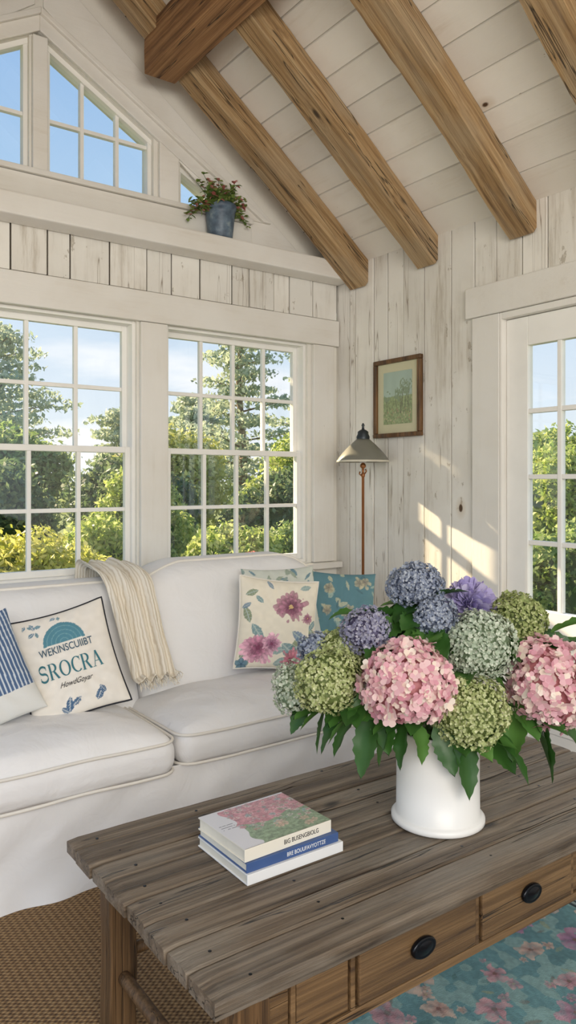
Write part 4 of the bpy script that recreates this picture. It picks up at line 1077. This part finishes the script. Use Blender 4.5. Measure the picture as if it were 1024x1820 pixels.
shrub(3.15,8.0,0.98,.70,.6,'lime',12000,.034,'sunlit lime shrub outside the window')
shrub(4.1,9.0,1.70,.70,.7,'lime',12000,.036,'tall sunlit lime shrub outside the window')
shrub(2.5,5.9,0.62,.50,.40,'gold',8000,.027,'low golden shrub below the window')
shrub(4.35,7.2,0.95,.70,.6,'lime',12000,.033,'lime green shrub outside the window')
shrub(5.8,7.8,0.90,.65,.6,'green',10000,.034,'green shrub outside the window')
shrub(3.62,5.9,0.72,.45,.36,'lime',8000,.026,'low green shrub with red blossoms below the window',blossoms=16)
shrub(2.4,11.2,1.80,1.4,1.0,'dark',13000,.058,'dense dark green hedge shrub in the garden')
shrub(5.2,11.9,1.85,1.2,1.0,'dark',13000,.058,'dense dark green hedge shrub in the garden')
shrub(7.0,10.0,1.55,0.95,0.8,'dark',13000,.048,'dense dark green hedge shrub in the garden')
shrub(9.1,11.2,1.70,1.1,0.9,'dark',13000,.048,'dense dark green hedge shrub in the garden')
shrub(7.3,14.6,2.60,1.5,1.1,'gold',15000,.058,'tall golden-green shrub behind the hedge')
shrub(10.5,14.2,2.55,1.4,1.1,'lime',15000,.058,'tall golden-green shrub behind the hedge')
shrub(4.2,15.4,2.5,1.3,1.1,'green',13000,.07,'broad green shrub at the back of the garden')
shrub(13.6,15.0,2.8,1.3,1.2,'lime',14000,.065,'tall lime green shrub behind the hedge')
tree(5.4,21.0,6.0,'pine',9000,.08,'layered evergreen tree behind the garden',2.3,low=.2)
tree(10.0,22.8,4.1,'pine',9000,.09,'low layered evergreen tree behind the garden',2.0,low=.15)
tree(11.2,18.0,6.5,'pine',8500,.075,'tall layered evergreen tree behind the garden',2.1,low=.15)
tree(15.8,20.0,7.4,'pine',10000,.08,'tall layered evergreen tree behind the garden',2.2,low=.15)
tree(14.6,27.0,5.2,'pine',9000,.11,'distant evergreen tree behind the garden',2.2,low=.15)
shrub(7.2,4.9,0.95,.8,.75,'green',11000,.040,'green shrub outside the glazed door')
shrub(9.8,6.8,1.95,1.0,0.9,'lime',13000,.046,'tall green shrub outside the glazed door')
shrub(13.9,9.6,2.6,1.3,1.2,'lime',13000,.066,'sunlit shrub beyond the glazed door')
shrub(0.18,7.0,5.8,1.14,.6,'green',26000,.06,'tall unseen evergreen added to block the sun',core=0.9)  # out-of-view bush added to cut off the sun beside the patch
# unseen boards and posts added to shape the sun patch on the right wall
M_baffle=plain('baffle_paint',(226,222,210),0.6,var=0.05)
bp_=[]
b=B(); b.box(-1.6,4.4,5.50,5.54,2.815,2.925); bp_.append(b.obj('baffle_board',M_baffle,0.004))
b=B(); b.box(-1.6,4.4,5.50,5.54,2.965,3.36); b.box(-1.6,1.985,5.505,5.535,2.925,2.965); b.box(2.025,2.05,5.505,5.535,2.925,2.965); bp_.append(b.obj('baffle_board',M_baffle))
for xx in (-1.5,4.3):
    b=B(); b.box(xx-0.05,xx+0.05,5.545,5.645,-0.5,3.36); bp_.append(b.obj('baffle_post',M_baffle,0.004))
grp('sun_baffle',(1.4,5.55,-0.5),bp_,'white boards added out of view to shape the sunlight','sun_baffle')

# ------------------------------------------------------------ sky & light
w=bpy.data.worlds.new('sky'); SC.world=w; w.use_nodes=True; nt=w.node_tree; bg=nt.nodes['Background']
tc=nd(nt,'ShaderNodeTexCoord'); sp=nd(nt,'ShaderNodeSeparateXYZ',{0:tc.outputs['Generated']})
sky=ramp(nt,sp.outputs[2],[(0.0,lin((232,238,240))),(0.12,lin((214,227,240))),(0.35,lin((172,203,234))),(0.6,lin((132,172,222)))])
mp=nd(nt,'ShaderNodeMapping',{'Vector':tc.outputs['Generated'],'Scale':(1.5,1.5,6)})
cn=nd(nt,'ShaderNodeTexNoise',{'Vector':mp.outputs[0],'Scale':2.2,'Detail':6})
cf=math_(nt,'MULTIPLY',ramp(nt,cn.outputs[0],[(0.50,(0,0,0)),(0.64,(1,1,1))]),ramp(nt,sp.outputs[2],[(0.1,(1,1,1)),(0.3,(0,0,0))]))
nt.links.new(mixc(nt,cf,sky,(0.95,0.95,0.97,1)),bg.inputs[0]); bg.inputs[1].default_value=1.2
sd=bpy.data.lights.new('sun','SUN'); sd.energy=14.0; sd.color=(1.0,0.78,0.50); sd.angle=0.018
so=bpy.data.objects.new('sun',sd); COL.objects.link(so)
so.rotation_euler=Vector((0.33,-1.0,-0.52)).to_track_quat('-Z','Y').to_euler()
ad=bpy.data.lights.new('fill_light','AREA'); ad.shape='RECTANGLE'; ad.size=3.0; ad.size_y=1.4; ad.energy=125; ad.color=(1.0,0.925,0.82)  # soft fill added behind the camera, not a fixture of the room
ao=bpy.data.objects.new('fill_light',ad); COL.objects.link(ao); ao.location=(-0.3,-1.8,2.3)
ao.rotation_euler=(Vector((2.2,2.8,1.5))-Vector(ao.location)).to_track_quat('-Z','Y').to_euler()

cam=bpy.data.cameras.new('camera'); co=bpy.data.objects.new('camera',cam); COL.objects.link(co)
cam.sensor_fit='VERTICAL'; cam.sensor_height=36; cam.lens=1347/1820*36; cam.shift_y=-55/1820; cam.clip_start=0.05; cam.clip_end=300
co.location=(0,0,1.4); co.rotation_euler=(math.pi/2,0,-math.radians(35.5)); SC.camera=co
SC.view_settings.view_transform='Standard'; SC.view_settings.look='None'
